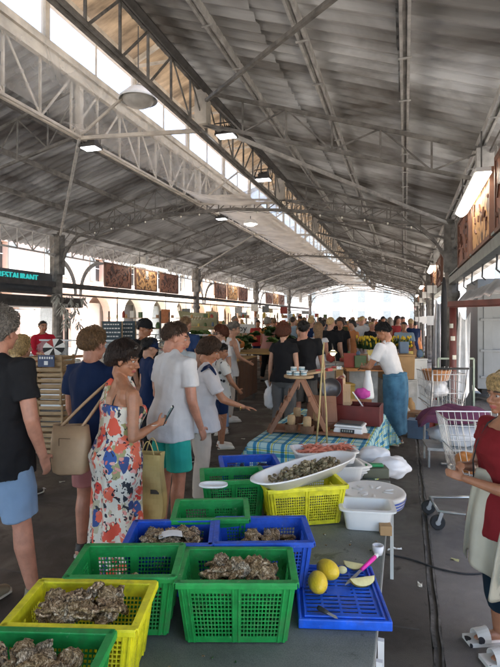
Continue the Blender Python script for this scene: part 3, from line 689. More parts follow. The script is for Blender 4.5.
def place(me,name,loc,rz,s,label,cat,group,m=None,rx=0):
    o=bpy.data.objects.new(name,me); COL.objects.link(o); o.location=loc; o.rotation_euler=(rx,0,rz); o.scale=(s,s,s)
    if m: o.material_slots[0].link='OBJECT'; o.material_slots[0].material=m
    tag(o,label,cat,group); return o
q=MB(); q.ell((0,0,0),(1,1,.92),12,8,disp=lambda d:1+.04*noise.noise(d*2)); ORB=q.mesh('round_fruit',True); ORB.materials.append(orng)
def trestle(p,rz,L_,W,h,label,group='produce tables on the left of the aisle',m=ochre,skirt=None):
    e=empty('stall_table',p,rz,label,'table',group)
    q=MB(); q.box((0,0,h),(L_,W,.04)); q.build('table_top',m,e)
    for sx in (-1,1):
        for sy in (-1,1): q=MB(); q.bar((sx*(L_/2-.06),sy*(W/2-.06),0),(sx*(L_/2-.06),sy*(W/2-.06),h-.022),.04,.04,(0,1,0)); q.build('leg',iron_dark,e)
    q=MB(); q.bar((-L_/2+.06,-W/2+.06,.3),(L_/2-.06,-W/2+.06,.3),.03,.03); q.build('stretcher',iron_dark,e)
    if skirt: q=MB(); q.grid(lambda u,v:V((L_/2+.01+.01*math.sin(u*30),-W/2+W*u,h*(.15+.85*v))),20,2); q.build('skirt',skirt,e,thick=.005)
    return e
def produce(cx,cy,z,w,dp,seed,desc,zr=.25,n=34):
    rr=random.Random(seed)
    for i in range(n):
        x=cx+rr.uniform(-w/2,w/2); y=cy+rr.uniform(-dp/2,dp/2); k=rr.random(); zz=z+zr*(1-abs((x-cx)/(w/2))**2)*(.4+.6*(y-cy+dp/2)/dp)+rr.uniform(0,.05)
        if k<.72: 
            o=place(LET[i%3],'lettuce',(x,y,zz),rr.uniform(0,6),rr.uniform(.8,1.35),('%s heap of green leafy vegetables '+desc)%'one of the','vegetable','leafy vegetables '+desc,[leafA,leafB,leafB][i%3],rr.uniform(-.4,.4)); o['label']='leafy green vegetable in the heap '+desc
        else: place(ORB,'squash',(x,y,zz+.05),0,rr.uniform(.06,.11),'orange brown squash in the heap '+desc,'squash','squashes '+desc)
t1=at(232,395); 
trestle((-3.9,10.0,0),rad(0),1.5,1.4,.92,'produce table behind the boy in the spotted shirt',skirt=mat('brown_skirt',(.12,.06,.035),rough=.8))
produce(-3.95,10.1,1.02,1.4,1.1,1,'behind the boy in the spotted shirt',.28,40)
trestle((-3.3,12.4,0),0,1.8,1.6,.92,'produce table beside the woman in the black top',skirt=mat('brown_skirt',(.12,.06,.035)))
produce(-3.4,12.4,1.0,1.7,1.4,2,'beside the woman in the black top',.42,46)
trestle((-5.9,13.6,0),0,2.2,1.4,.92,'produce table behind the grey haired woman in white')
produce(-5.8,13.6,1.0,2.1,1.2,3,'behind the grey haired woman in white',.3,34)
trestle((-4.0,17.0,0),0,2.2,1.6,.92,'produce table on the left in the middle of the crowd')
produce(-4.0,17.0,1.0,2.1,1.4,4,'in the middle of the crowd',.45,40)
for i,(x,y,z,w_,h_,lb) in enumerate([(-4.28,9.35,.955,.62,.34,'big tan cardboard box at the left front of the produce table'),(-3.58,9.32,.955,.42,.20,'small tan cardboard box at the right front of the produce table'),(-2.75,11.75,.955,.5,.22,'tan cardboard box on the table beside the woman in black')]):
    e=empty('cardboard_box',(x,y,z),rad(3*i),lb,'box','tan boxes on the produce tables')
    q=MB()
    for sx in (-1,1): q.box((sx*w_/2,0,h_/2),(.01,.40,h_))
    for sy in (-1,1): q.box((0,sy*.205,h_/2),(w_+.02,.01,h_))
    q.box((0,0,.006),(w_-.02,.38,.008)); q.build('body',ochre,e)
    q=MB(); q.add([(-w_/2,-.21,h_),(w_/2,-.21,h_),(w_/2,-.30,h_-.07),(-w_/2,-.30,h_-.07)],[(0,1,2,3)]); q.build('flap',ochre,e,thick=.006)
# green bin under the table
e=empty('green_bin',(-4.1,9.5,0),0,'dark green plastic bin under the produce table','bin')
q=MB(); q.lathe([(.24,0),(.30,.42),(.33,.43),(.33,.46),(.29,.46),(.23,.03)],n=24,cap=False); q.lathe([(.235,.02),(.0,.021)],n=24,cap=False); q.build('tub',mat('dark_green_plastic',(.02,.12,.07),rough=.4),e,smooth=True)
q=MB(); q.lathe([(.31,.47),(.30,.49),(.0,.49)],n=24,cap=False); q.build('lid',white,e)
# flowers and vegetables farther right: a yellow flower stand and its buckets
pf=atd(383,10.6)
e=empty('flower_stand',(pf.x,pf.y,0),0,'low stand carrying the yellow tulip bouquets behind the vendor','stand')
q=MB(); q.box((0,0,.8),(1.2,.7,.05)); q.build('top',wood,e)
for sx in (-1,1):
    for sy in (-1,1): q=MB(); q.bar((sx*.54,sy*.3,0),(sx*.54,sy*.3,.775),.04,.04,(0,1,0)); q.build('leg',woodd,e)
yel=mat('yellow_petals',(.75,.50,.02),rough=.5); pinkp=mat('white_pink_paper',(.75,.6,.6),rough=.6); stemm=leafB
random.seed(21)
for i in range(6):
    bx=pf.x-.45+.18*i; by=pf.y+(-.15 if i%2 else .12)
    e=empty('flower_bouquet',(bx,by,.825),0,'%s bunch of yellow tulips on the stand behind the vendor'%['leftmost','second from left','third from left','third from right','second from right','rightmost'][i],'bouquet','bunches of yellow tulips')
    q=MB(); q.lathe([(.05,0),(.07,.15),(.12,.30)],n=14,cap=False); q.build('wrapping',pinkp,e,smooth=True)
    q=MB(); f_=MB()
    for k in range(34):
        a=random.uniform(0,2*PI); r=random.uniform(.02,.17); h_=random.uniform(.34,.55); x,y=r*math.cos(a),r*math.sin(a)
        q.tube([(x*.3,y*.3,.1),(x,y,h_)],.004,4)
        for _ in range(3):
            a2=random.uniform(0,6.3); dx,dy=.07*math.cos(a2),.07*math.sin(a2); q.add([(x*.7,y*.7,.22),(x*.8+dx*.5-dy*.18,y*.8+dy*.5+dx*.18,h_*.8),(x+dx,y+dy,h_+random.uniform(-.08,.06)),(x*.8+dx*.5+dy*.18,y*.8+dy*.5-dx*.18,h_*.8)],[(0,1,2,3)])
        if k<22: f_.ell((x,y,h_+.02),(.02,.02,.03),6,5)
    q.build('stems_and_leaves',leafB,e); f_.build('flowers',yel,e,smooth=True)
# boxes, wooden panels behind the vendor
for i,(px,d_,z,s3,m_,lb) in enumerate([(349,9.0,.0,(.9,.5,.95),mat('scuffed_white',(.45,.45,.43),rough=.5,var=.3,scale=5),'tall white insulated box behind the vendor on the left'),(396,9.3,.66,(.55,.4,.42),card,'brown cardboard panel box standing right of the vendor'),(341,8.4,0,(.36,.34,.66),mat('ochre_box',(.5,.33,.08),rough=.7),'ochre yellow box low behind the lamp'),(412,9.6,0,(.4,.4,.98),white,'pale box on the pile beside the shopping trolleys'),(396,9.3,0,(.6,.45,.62),mat('scuffed_white',(.45,.45,.43)),'white crate box under the brown cardboard box behind the vendor')]):
    p=atd(px,d_); e=empty('storage_box',(p.x,p.y,z),TH+rad(4*i),lb,'box')
    q=MB(); q.box((0,0,s3[2]/2),s3,top=(1.03,1.03)); q.build('body',m_,e,bevel=.012)
    q=MB(); q.box((0,0,s3[2]+.016),(s3[0]*1.06,s3[1]*1.06,.03)); q.box((0,-s3[1]*.53-.003,s3[2]*.55),(s3[0]*.3,.012,.05)); q.build('lid',m_,e,bevel=.006)
p=atd(371,8.6); e=empty('wooden_plank',(p.x,p.y,0),TH,'orange brown plank shelf behind the vendor','shelf')
q=MB(); q.box((0,0,.9),(.9,.3,.04)); q.build('board',mat('orange_plank',(.5,.22,.07),rough=.6),e)
for sx in (-1,1): q=MB(); q.box((sx*.42,0,.44),(.04,.28,.88)); q.build('side',woodd,e)
# ---- shopping trolleys
def trolley(p,rz,label,lean=0,fold=False):
    e=empty('shopping_trolley',p,rz,label,'trolley','wire shopping trolleys on the right')
    ch=mat('chrome_wire',(.62,.63,.64),rough=.28,metal=.85,var=.05)
    q=MB(); L_,W0,W1,zb,zt=.82,.38,.52,.36,.93
    nx=15
    def P(u,s_,v):  # u along length, s_ side -1..1, v height
        w_=(W0+(W1-W0)*u); l=L_*(.12*(1-v)+ (1-.0)*u*(1-.12*(1-v))); return V((l-.4,s_*w_/2*(.85+.15*v),zb+(zt-zb)*v+.06*(1-u)*(1-v)))
    for s_ in (-1,1):
        for i in range(nx+1): q.tube([P(i/nx,s_,0),P(i/nx,s_,1)],.0032,4,cap=False)
        for k in range(5): q.tube([P(0,s_,k/4),P(1,s_,k/4)],.004 if k<4 else .007,5,cap=False)
    for i in range(9):
        s_=-1+2*i/8
        q.tube([P(0,s_,0),P(0,s_,1)],.0032,4,cap=False); q.tube([P(1,s_,0),P(1,s_,1)],.0032,4,cap=False); q.tube([P(0,s_,0),P(1,s_,0)],.0032,4,cap=False)
    for v in (0,.5,1):
        for u in (0,1): q.tube([P(u,-1,v),P(u,1,v)],.006,5,cap=False)
    for i in range(nx): q.tube([P(i/nx,-1,0),P(i/nx,1,0)],.0032,4,cap=False)
    q.build('basket',ch,e,smooth=True)
    q=MB()
    for s_ in (-1,1):
        q.tube([(.42,s_*.27,1.02),(.40,s_*.26,.80),(.30,s_*.24,.44),(.34,s_*.26,.20),(.38,s_*.26,.16)],.013,8)
        q.tube([(.38,s_*.26,.16),(-.1,s_*.22,.15),(-.46,s_*.17,.15)],.013,8)
        q.tube([(.30,s_*.24,.44),(-.36,s_*.17,.46)],.010,6)
    q.tube([(-.46,-.17,.15),(-.46,.17,.15)],.012,6); q.tube([(.30,-.24,.44),(.30,.24,.44)],.012,6)
    q.build('frame',ch,e,smooth=True)
    q=MB(); q.tube([(.44,-.28,1.02),(.44,.28,1.02)],.016,8); q.build('handle',rub,e,smooth=True)
    for x,y in ((.38,-.26),(.38,.26),(-.44,-.17),(-.44,.17)):
        q=MB(); M_=Matrix.Translation((x-.03,y,.062))@Matrix.Rotation(PI/2,4,'X'); q.lathe([(.02,-.016),(.055,-.016),(.062,-.008),(.062,.008),(.055,.016),(.02,.016)],n=18,M=M_); w_=q.build('wheel',rub,e)
        q=MB()
        for s_ in (-1,1): q.bar((x-.03,y+s_*.022,.062),(x,y+s_*.018,.15),.004,.03)
        q.lathe([(.022,-.02),(.022,.02)],n=10,M=M_); f_=q.build('fork',galv); f_.parent=w_
    return e
tw=at(437,530)
trolley((tw.x+.44,tw.y+.26,0),rad(10),'nearest wire shopping trolley beside the woman in red, holding bags')
p=at(424,432); trolley((p.x+.22,p.y+.2,0),rad(-70),'farther shopping trolley parked behind the vendor, loaded with a basket')
# contents of trolleys
def bag(p,rz,s3,m_,label,cat='bag',seed=0,tie=True,name='plastic_bag'):
    e=empty(name,p,rz,label,cat); q=MB()
    q.ell((0,0,s3[2]*.45),(s3[0]/2,s3[1]/2,s3[2]*.45),28,18,disp=lambda d:1+.22*noise.noise(d*2.1+V((seed,0,0)))+.09*noise.noise(d*6+V((seed,3,0)))+.04*noise.noise(d*14))
    q.build('body',m_,e,smooth=True)
    if tie:
        q=MB(); 
        for s_ in (-1,1): q.tube([(0,0,s3[2]*.8),(s_*.03,0,s3[2]*.95),(s_*.06,.01,s3[2]*1.15)],[.025,.02,.03],6,flat=None)
        q.build('handles',m_,e,smooth=True)
    return e
plas=mat('thin_white_plastic',(.75,.76,.78),rough=.3,var=.06,sub=.0)
bag((tw.x+.56,tw.y+.30,.46),0,(.46,.34,.34),plas,'white plastic bag inside the nearest shopping trolley',seed=4)
bag((tw.x+.26,tw.y+.22,.44),0,(.22,.26,.20),mat('orange_bag',(.6,.22,.05),rough=.4),'orange bag at the bottom of the nearest trolley',seed=9,tie=False)
bag((p.x+.20,p.y+.2,.52),0,(.34,.5,.32),plas,'crumpled white bag in the farther trolley',seed=6)
e=empty('wicker_basket',(p.x+.18,p.y-.02,.82),0,'orange wicker basket with a pale wire rim on the farther trolley','basket')
q=MB(); q.lathe([(.16,0),(.22,.16),(.20,.16),(.145,.01)],n=20,cap=False); q.build('bowl',mat('orange_wicker',(.45,.2,.08),rough=.7,bump=.4),e)
q=MB()
for i in range(20): a=2*PI*i/20; q.tube([(.17*math.cos(a),.17*math.sin(a),0),(.23*math.cos(a),.23*math.sin(a),.2)],.004,4)
q.build('rim',white,e)
# purple cloth thrown over things at the right
pc=atd(455,6.1,0)
pur=mat('purple_cloth',(.11,.028,.07),rough=.85,var=.25,scale=5,bump=.2,bscale=120)
q=MB()
def pf_(u,v):
    x=(u-.5)*.86; y=(v-.5)*.5; r=max(0,1-((u-.5)*2)**2)*max(0,1-((v-.5)*2)**2)
    z=.13*r**.5+.05*abs(math.sin(y*26+x*7+2*noise.noise(V((x*4,y*4,0)))))*r**.4+.06*noise.noise(V((x*5,y*7,1)))-.16*max(0,(abs(x)-.36))*3+.05*x
    return V((x,y,z))
q.grid(pf_,70,50)
o=q.build('purple_cloth',pur,smooth=True,loc=(pc.x,pc.y,.54),rz=.1,thick=.012); tag(o,'crumpled purple cloth heaped on the cart behind the woman in red','cloth')
e=empty('white_sack_cart',(pc.x+.05,pc.y+.0,0),.1,'low cart of white bags under the purple cloth','cart')
q=MB(); q.ell((0,0,.36),(.36,.2,.13),24,14,disp=lambda d:1+.2*noise.noise(d*3)); q.build('sack',plas,e,smooth=True)
q=MB(); q.box((0,0,.22),(.8,.45,.03)); 
for sx in (-1,1): q.tube([(sx*.38,.2,.0),(sx*.38,.2,.45)],.014,6); q.tube([(sx*.38,-.2,.0),(sx*.38,-.2,.22)],.014,6)
q.build('frame',galv,e)
# green-framed gate piece behind the red post
p=atd(456,9.0); e=empty('small_gate',(p.x,p.y,0),TH,'small pale green metal frame behind the red post','frame')
q=MB()
for x in (-.32,.32): q.bar((x,0,0),(x,0,1.05),.03,.03,(0,1,0))
for z in (.1,1.05): q.bar((-.32,0,z),(.32,0,z),.03,.03)
q.build('frame',mat('pale_green_paint',(.3,.36,.28),rough=.5),e)
q=MB(); q.box((0,.02,.5),(.6,.02,.8)); q.build('panel',mat('black_panel',(.02,.02,.02),rough=.6),e)
# a pale shop lettering band on the left side stall
e=empty('stall_sign',(atd(238,19).x,atd(238,19).y,1.38),TH,'pale sign with dark lettering behind the vegetables on the left','sign')
q=MB(); q.box((0,0,0),(1.3,.03,.34)); q.build('panel',white,e)
text('Happy',.34,mat('dark_lettering',(.03,.03,.04)),e,(-.1,-.025,0),(PI/2,0,0))
# posters and goods hung between the far left columns
random.seed(8)
PC=[('orange',(.4,.15,.06)),('white',(.6,.6,.57)),('pale blue',(.3,.38,.42)),('dark red',(.25,.05,.04)),('straw yellow',(.5,.42,.25)),('grey',(.2,.22,.22))]
for i in range(18):
    yy=17.5+i*2.1; cn,cc_=PC[(i*5+i//6)%6]; w2,h2=random.uniform(.25,.7),random.uniform(.25,.55); z=random.uniform(1.75,2.5)
    e=empty('hanging_poster',(XL+random.uniform(.1,1.6),yy,z),random.uniform(.2,1.3),'%s poster hung among the left columns'%cn,'poster','%s posters hung among the left columns'%cn)
    q=MB(); q.box((0,0,0),(w2,.02,h2)); q.build('sheet',mat('poster_'+cn.replace(' ','_'),cc_,rough=.6,var=.25,scale=9),e); q=MB(); q.tube([(0,0,h2/2),(0,0,2.75-z)],.008,4); q.build('cord',rub,e)
# market stalls with goods filling the left middle distance
random.seed(31)
awc=[('white',(.75,.74,.7)),('green',(.05,.16,.08)),('cream',(.6,.52,.38)),('grey',(.3,.3,.3))]
for i,(x,y) in enumerate([(-8.2,13.4),(-7.6,16.8),(-8.4,20.2),(-6.3,20.8),(-7.8,24.5),(-5.9,26.0),(-7.7,29.5),(-6.0,33)]):
    e=empty('market_stall',(x,y,0),random.uniform(-.1,.1),['first','second','third','fourth','fifth','sixth','seventh','farthest'][i]+' goods laden stall down the left side, counted from the camera','stall','laden stalls down the left side')
    q=MB(); q.box((0,0,.86),(2.0,1.2,.05)); q.build('counter',ochre,e); q=MB(); q.grid(lambda u,v:V((-1.0+2*u,-.61+.012*math.sin(u*60),.05+.79*v)),60,1); q.grid(lambda u,v:V((1.01+.012*math.sin(u*40),-.6+1.2*u,.05+.79*v)),40,1); q.build('skirt',mat('stall_skirt_%d'%(i%4),awc[(i+1)%4][1],rough=.85),e)
    for sx in (-1,1): q=MB(); q.bar((sx*.97,.55,.885),(sx*.97,.55,2.0),.035,.035,(0,1,0)); q.build('post',iron_dark,e)
    q=MB(); q.box((0,.55,1.45),(1.9,.3,.02)); q.box((0,.55,1.78),(1.9,.24,.02)); q.build('shelf',wood,e)
    for k in range(26):
        q=MB(); w3,h3=random.uniform(.05,.14),random.uniform(.07,.24); z0=.885 if k<14 else (1.46 if k<20 else 1.79); yy=random.uniform(-.5,.35) if k<14 else .55; q.lathe([(w3*.5,0),(w3*.55,h3*.6),(w3*.3,h3),(w3*.25,h3*1.08)],n=10) if k%2 else q.box((0,0,h3/2),(w3*1.3,w3,h3))
        q.build('goods',mat('goods_%d'%(k%7),[(.5,.3,.12),(.65,.62,.55),(.35,.06,.04),(.08,.14,.05),(.55,.42,.1),(.1,.16,.25),(.3,.16,.08)][k%7],rough=.5),e,loc=(random.uniform(-.9,.9),yy,z0+.001))
# silvery bunches hung on the nearest left column
for i in range(9):
    q=MB(); rr=random.Random(i)
    for k in range(16):
        a=rr.uniform(0,6.3); r=rr.uniform(.03,.13); zz=rr.uniform(-.3,.05); q.add([(0,0,zz*.5),(r*math.cos(a)-.02,r*math.sin(a),zz-.03),(r*1.5*math.cos(a),r*1.5*math.sin(a),zz-.12),(r*math.cos(a)+.02,r*math.sin(a)+.02,zz-.02)],[(0,1,2,3)])
    o=q.build('dried_bunch',mat('silver_leaf',(.42,.42,.38),rough=.6,var=.3,scale=14),loc=(XL+.35+.07*(i%3),12.2+.13*i,2.45-.24*(i%4)),thick=.004); tag(o,'silvery dried bunch hung on the nearest left column','dried bunch','silvery bunches hung on the nearest left column')

# odds and ends piled on the boxes around the vendor
random.seed(17)
gi=0
for px,d_,z0,n,w_ in ((349,9.0,.985,9,.8),(371,8.6,.925,8,.75),(396,9.3,1.12,5,.45),(412,9.6,1.02,5,.35),(341,8.4,.70,3,.25),(405,8.7,0.0,6,.5),(430,7.4,0.0,5,.6),(433,9.8,0.0,9,.9)):
    for k in range(n):
        p=atd(px,d_); gi+=1; h3=random.uniform(.08,.24) if z0>.1 else random.uniform(.15,.5); w3=random.uniform(.07,.16)*(1 if z0>.1 else 1.9)
        q=MB(); t_=gi%3
        if t_==0: q.lathe([(w3*.45,0),(w3*.5,h3*.6),(w3*.25,h3*.8),(w3*.22,h3)],n=12)
        elif t_==1: q.box((0,0,h3/2),(w3*1.3,w3,h3),top=(1.06,1.06))
        else: q.ell((0,0,h3*.45),(w3*.6,w3*.5,h3*.47),14,9,disp=lambda d:1+.22*noise.noise(d*3+V((gi,0,0))))
        o=q.build(['jar','carton','bundle'][t_],mat('goods_%d'%(gi%7),(.4,.3,.2)),smooth=t_!=1,loc=(p.x+random.uniform(-w_,w_)*.5,p.y+random.uniform(-.12,.12),z0+.002),rz=random.uniform(-.4,.4))
        tag(o,['small jar','small carton','wrapped bundle'][t_]+' among the goods piled around the vendor',['jar','carton','bundle'][t_],['jars','cartons','bundles'][t_]+' piled around the vendor')
# ================================================================== THE SHELLFISH TABLE
tabm=floor_mat('wet_zinc_top',(.12,.135,.12),(.23,.245,.225),(.35,.37,.34),1.6,.15); 
TZ=.62
e=empty('market_table',(-.665,1.95,0),0,'long wet zinc topped table carrying the shellfish crates','table')
q=MB(); q.box((0,0,TZ-.015),(1.13,3.5,.03)); q.build('table_top',tabm,e,bevel=.004)
q=MB(); 
for sx in (-1,1): q.box((sx*.555,0,TZ-.055),(.02,3.44,.05))
for sy in (-1,1): q.box((0,sy*1.71,TZ-.055),(1.09,.02,.05))
q.build('apron',galv,e)
for x in (-.576,.580):
    for y in (-1.66,-.15,-.03,1.60): q=MB(); q.bar((x,y-(.06 if y==-.15 else 0),0),(x,y,TZ-.036),.022,.022,(0,1,0)); q.build('leg',white,e)
def plastic(name,c):
    m=plastic0(name,c); N,L,b=nodes(m); tc=[n for n in N if n.type=='TEX_COORD'][0]; src=b.inputs['Base Color'].links[0].from_socket
    for s_,p0,p1,col,f in ((7,.52,.70,(.10,.085,.06),.55),(38,.63,.70,(.55,.53,.48),.35),(90,.66,.70,(.05,.04,.03),.6)):
        n=N.new('ShaderNodeTexNoise'); n.inputs['Scale'].default_value=s_; n.inputs['Detail'].default_value=6; n.inputs['Roughness'].default_value=.7; L.new(tc.outputs['Object'],n.inputs[0])
        r=N.new('ShaderNodeMapRange'); r.inputs[1].default_value=p0; r.inputs[2].default_value=p1; r.inputs[4].default_value=f; L.new(n.outputs[0],r.inputs[0])
        x=N.new('ShaderNodeMixRGB'); L.new(r.outputs[0],x.inputs[0]); L.new(src,x.inputs[1]); x.inputs[2].default_value=(*col,1); src=x.outputs[0]
    L.new(src,b.inputs['Base Color']); return m
def plastic0(name,c): return mat(name,c,rough=.42,var=.26,scale=16,spec=.5,bump=.12,detail=9)
PG=plastic('green_plastic',(.012,.27,.055)); PB=plastic('blue_plastic',(.010,.075,.47)); PY=plastic('yellow_plastic',(.72,.66,.02)); PB2=plastic('bright_blue_plastic',(.008,.10,.62))
def crate(c,rz,w_,d_,h_,m,label,z=TZ):
    e=empty('plastic_crate',(c[0],c[1],z+.003),rz,label,'crate','perforated plastic crates on the shellfish table')
    tp=.86
    B=[V((-w_/2*tp,-d_/2*tp,0)),V((w_/2*tp,-d_/2*tp,0)),V((w_/2*tp,d_/2*tp,0)),V((-w_/2*tp,d_/2*tp,0))]
    T=[V((-w_/2,-d_/2,h_)),V((w_/2,-d_/2,h_)),V((w_/2,d_/2,h_)),V((-w_/2,d_/2,h_))]
    def panel(b0,b1,t0,t1,L_):
        q=MB(); hole,bar_=.0095,.0042
        ub=[0]; us=[]
        def win(n):
            for i in range(n):
                ub.append(ub[-1]+hole); us.append(0)
                if i<n-1: ub.append(ub[-1]+bar_); us.append(1)
        nwin=2 if L_>.34 else 1 if L_<.22 else 2
        post=.030; avail=L_-post*(nwin+1); n=max(2,int((avail/nwin+bar_)/(hole+bar_)))
        post=(L_-nwin*(n*hole+(n-1)*bar_))/(nwin+1)
        for k in range(nwin):
            ub.append(ub[-1]+post); us.append(1); win(n)
        ub.append(ub[-1]+post); us.append(1)
        vb=[0,.022]; vs=[1]; rows=int((h_-.022-.036+bar_)/(.0105+bar_))
        for i in range(rows):
            vb.append(vb[-1]+.0105); vs.append(0)
            if i<rows-1: vb.append(vb[-1]+bar_); vs.append(1)
        vb.append(h_); vs.append(1)
        nu,nv=len(ub),len(vb); inw=((b0+b1)/2*-1); inw.z=0; inw.normalize()
        pts=[]
        for v in vb:
            for u in ub:
                a=b0.lerp(b1,u/L_); b_=t0.lerp(t1,u/L_); pts.append(a.lerp(b_,v/h_))
        fs=[]
        for j in range(nv-1):
            for i in range(nu-1):
                if us[i] or vs[j]: fs.append((j*nu+i,j*nu+i+1,(j+1)*nu+i+1,(j+1)*nu+i))
        q.add(pts,fs)
        r=q
        for k in range(nwin+1):
            uu=(k*(L_-post)/(nwin)+post/2)/L_
            for du in (-.3,.3):
                a=b0.lerp(b1,uu+du*post/L_)-inw*.004; b_=t0.lerp(t1,uu+du*post/L_)-inw*.004; r.bar(a+V((0,0,.004)),b_-V((0,0,.014)),.004,.006,inw)
        o=q.build('side_panel',m,e,thick=.0035)
    for i in range(4):
        j=(i+1)%4; panel(B[i],B[j],T[i],T[j],(T[j]-T[i]).length)
    q=MB()
    for i in range(4):
        j=(i+1)%4; d=(T[j]-T[i]).normalized(); out=V((d.y,-d.x,0))
        a=T[i]+out*.006-d*.012; b_=T[j]+out*.006+d*.012; q.bar(a+V((0,0,.001)),b_+V((0,0,.001)),.026,.008); q.bar(a+out*.012-V((0,0,.008)),b_+out*.012-V((0,0,.008)),.004,.018)
    q.build('rim',m,e,bevel=.003)
    q=MB(); n=14
    for i in range(n): x=-w_/2*tp+(i+.5)*w_*tp/n; q.box((x,0,.006),(w_*tp/n*.6,d_*tp,.005))
    for i in range(8): y=-d_/2*tp+(i+.5)*d_*tp/8; q.box((0,y,.003),(w_*tp,d_*tp/8*.4,.004))
    q.build('base',m,e)
    return e
CR=[('g',(-.605,1.79),17,.415,.28,.222,PG,'front green crate of oysters in the middle, before the blue one'),
('y',(-1.0,1.40),15,.40,.275,.222,PY,'yellow crate heaped with oysters at the lower left'),
('gl',(-.985,1.112),15,.40,.275,.222,PG,'nearest green crate cut by the lower left corner of the photo'),
('gm',(-1.012,1.69),18,.385,.265,.222,PG,'half empty green crate behind the yellow crate of oysters'),
('bl',(-.97,1.975),19,.355,.265,.222,PB,'blue crate of oysters with a white slip of paper, left side'),
('bm',(-.60,2.115),19,.40,.285,.222,PB,'blue crate directly behind the front green crate'),
('gb',(-.90,2.265),20,.345,.265,.222,PG,'green crate behind the two blue crates'),
('gk',(-.975,2.80),24,.36,.265,.222,PG,'green crate with a white lid at its side, beyond the big yellow crate'),
('bk',(-.97,3.11),24,.36,.28,.222,PB,'farthest blue crate at the far end of the table'),
('yb',(-.575,2.85),28,.45,.29,.215,PY,'yellow crate holding up the white oval dish of shells')]
CE={}
for i_,(key,c,rz,w_,d_,h_,m,lb) in enumerate(CR):
    w_-=.012; d_-=.030; k_=crate(c,rad(rz),w_,d_,h_,m,lb); k_.location.z+=.0021*(i_%4); k_.rotation_euler.x=.004*((i_*3)%5-2); k_.location.z+=.002; CE[key]=(k_,c,rad(rz),w_,d_,h_)
# oysters
def shell_mat(name,a,b_,c,s=26):
    m=mat(name,a,rough=.48); N,L,bb=nodes(m); r=[n for n in N if n.type=='VALTORGB'][0]; nz=[n for n in N if n.type=='TEX_NOISE'][0]
    nz.inputs['Scale'].default_value=s; nz.inputs['Distortion'].default_value=1.5; nz.inputs['Detail'].default_value=7
    r.color_ramp.elements[0].position=.40; r.color_ramp.elements[0].color=(*a,1); r.color_ramp.elements[1].position=.68; r.color_ramp.elements[1].color=(*c,1); x=r.color_ramp.elements.new(.54); x.color=(*b_,1)
    wv=N.new('ShaderNodeTexWave'); wv.wave_type='RINGS'; wv.rings_direction='Z'; wv.inputs['Scale'].default_value=s*1.5; wv.inputs['Distortion'].default_value=9; wv.inputs['Detail'].default_value=3; wv.inputs['Detail Scale'].default_value=2.5
    L.new([n for n in N if n.type=='TEX_COORD'][0].outputs['Object'],wv.inputs[0]); mm=N.new('ShaderNodeMath'); mm.operation='MULTIPLY_ADD'; L.new(wv.outputs['Fac'],mm.inputs[0]); mm.inputs[1].default_value=.13; ad=N.new('ShaderNodeMath'); ad.operation='MULTIPLY_ADD'; L.new(nz.outputs[0],ad.inputs[0]); ad.inputs[1].default_value=1.0; ad.inputs[2].default_value=-.06; L.new(ad.outputs[0],mm.inputs[2]); L.new(mm.outputs[0],r.inputs[0])
    bp=N.new('ShaderNodeBump'); bp.inputs['Strength'].default_value=.6; bp.inputs['Distance'].default_value=.003; L.new(nz.outputs[0],bp.inputs['Height']); L.new(bp.outputs[0],bb.inputs['Normal']); return m
OM=[shell_mat('oyster_shell_brown',(.05,.03,.016),(.34,.22,.11),(.76,.64,.46)),shell_mat('oyster_shell_grey',(.05,.04,.024),(.30,.23,.14),(.74,.65,.5)),shell_mat('oyster_shell_ochre',(.08,.05,.02),(.34,.23,.11),(.70,.58,.4))]
def oyster_mesh(seed):
    rr=random.Random(seed); ph=[rr.uniform(0,6) for _ in range(8)]; L_=rr.uniform(.046,.056); W_=L_*rr.uniform(.70,.86); q=MB(); nr,na=16,44
    def edge(a,t): return 1+.08*math.sin(2*a+ph[0])+.05*math.sin(3*a+ph[1])+t*(.045*math.sin(9*a+ph[2])+.035*math.sin(15*a+ph[3]))
    cup=rr.uniform(.007,.012)
    for side in (1,-1):
        vs=[]
        for i in range(nr+1):
            t=i/nr; lay=(t*4.6)%1
            for j in range(na):
                a=2*PI*j/na; r=t*edge(a,t); x=math.cos(a)*L_*r; y=math.sin(a)*W_*r*(1-.24*math.cos(a))
                z=(1-t**2.4)*(cup if side>0 else cup*.9)
                z+=.0036*(1-lay)*(1 if 0<t<.97 else 0)*(1+.6*math.sin(7*a+ph[6]+t*6))*(.4+t)
                z+=.0022*noise.noise(V((x*60,y*60,seed+side*3)))+.0012*noise.noise(V((x*190,y*190,seed+side)))
                wob=.0045*math.sin(2*a+ph[4])*t*t+.0035*math.sin(8*a+ph[5])*t**3+.0026*math.sin(19*a+ph[7])*t**5
                vs.append((x,y,side*z+wob))
        fs=[(i*na+j,i*na+(j+1)%na,(i+1)*na+(j+1)%na,(i+1)*na+j) for i in range(nr) for j in range(na)]
        if side<0: fs=[f[::-1] for f in fs]
        q.add(vs,fs)
    me=q.mesh('oyster',True); me.materials.append(OM[seed%3]); return me
OY=[oyster_mesh(i) for i in range(9)]
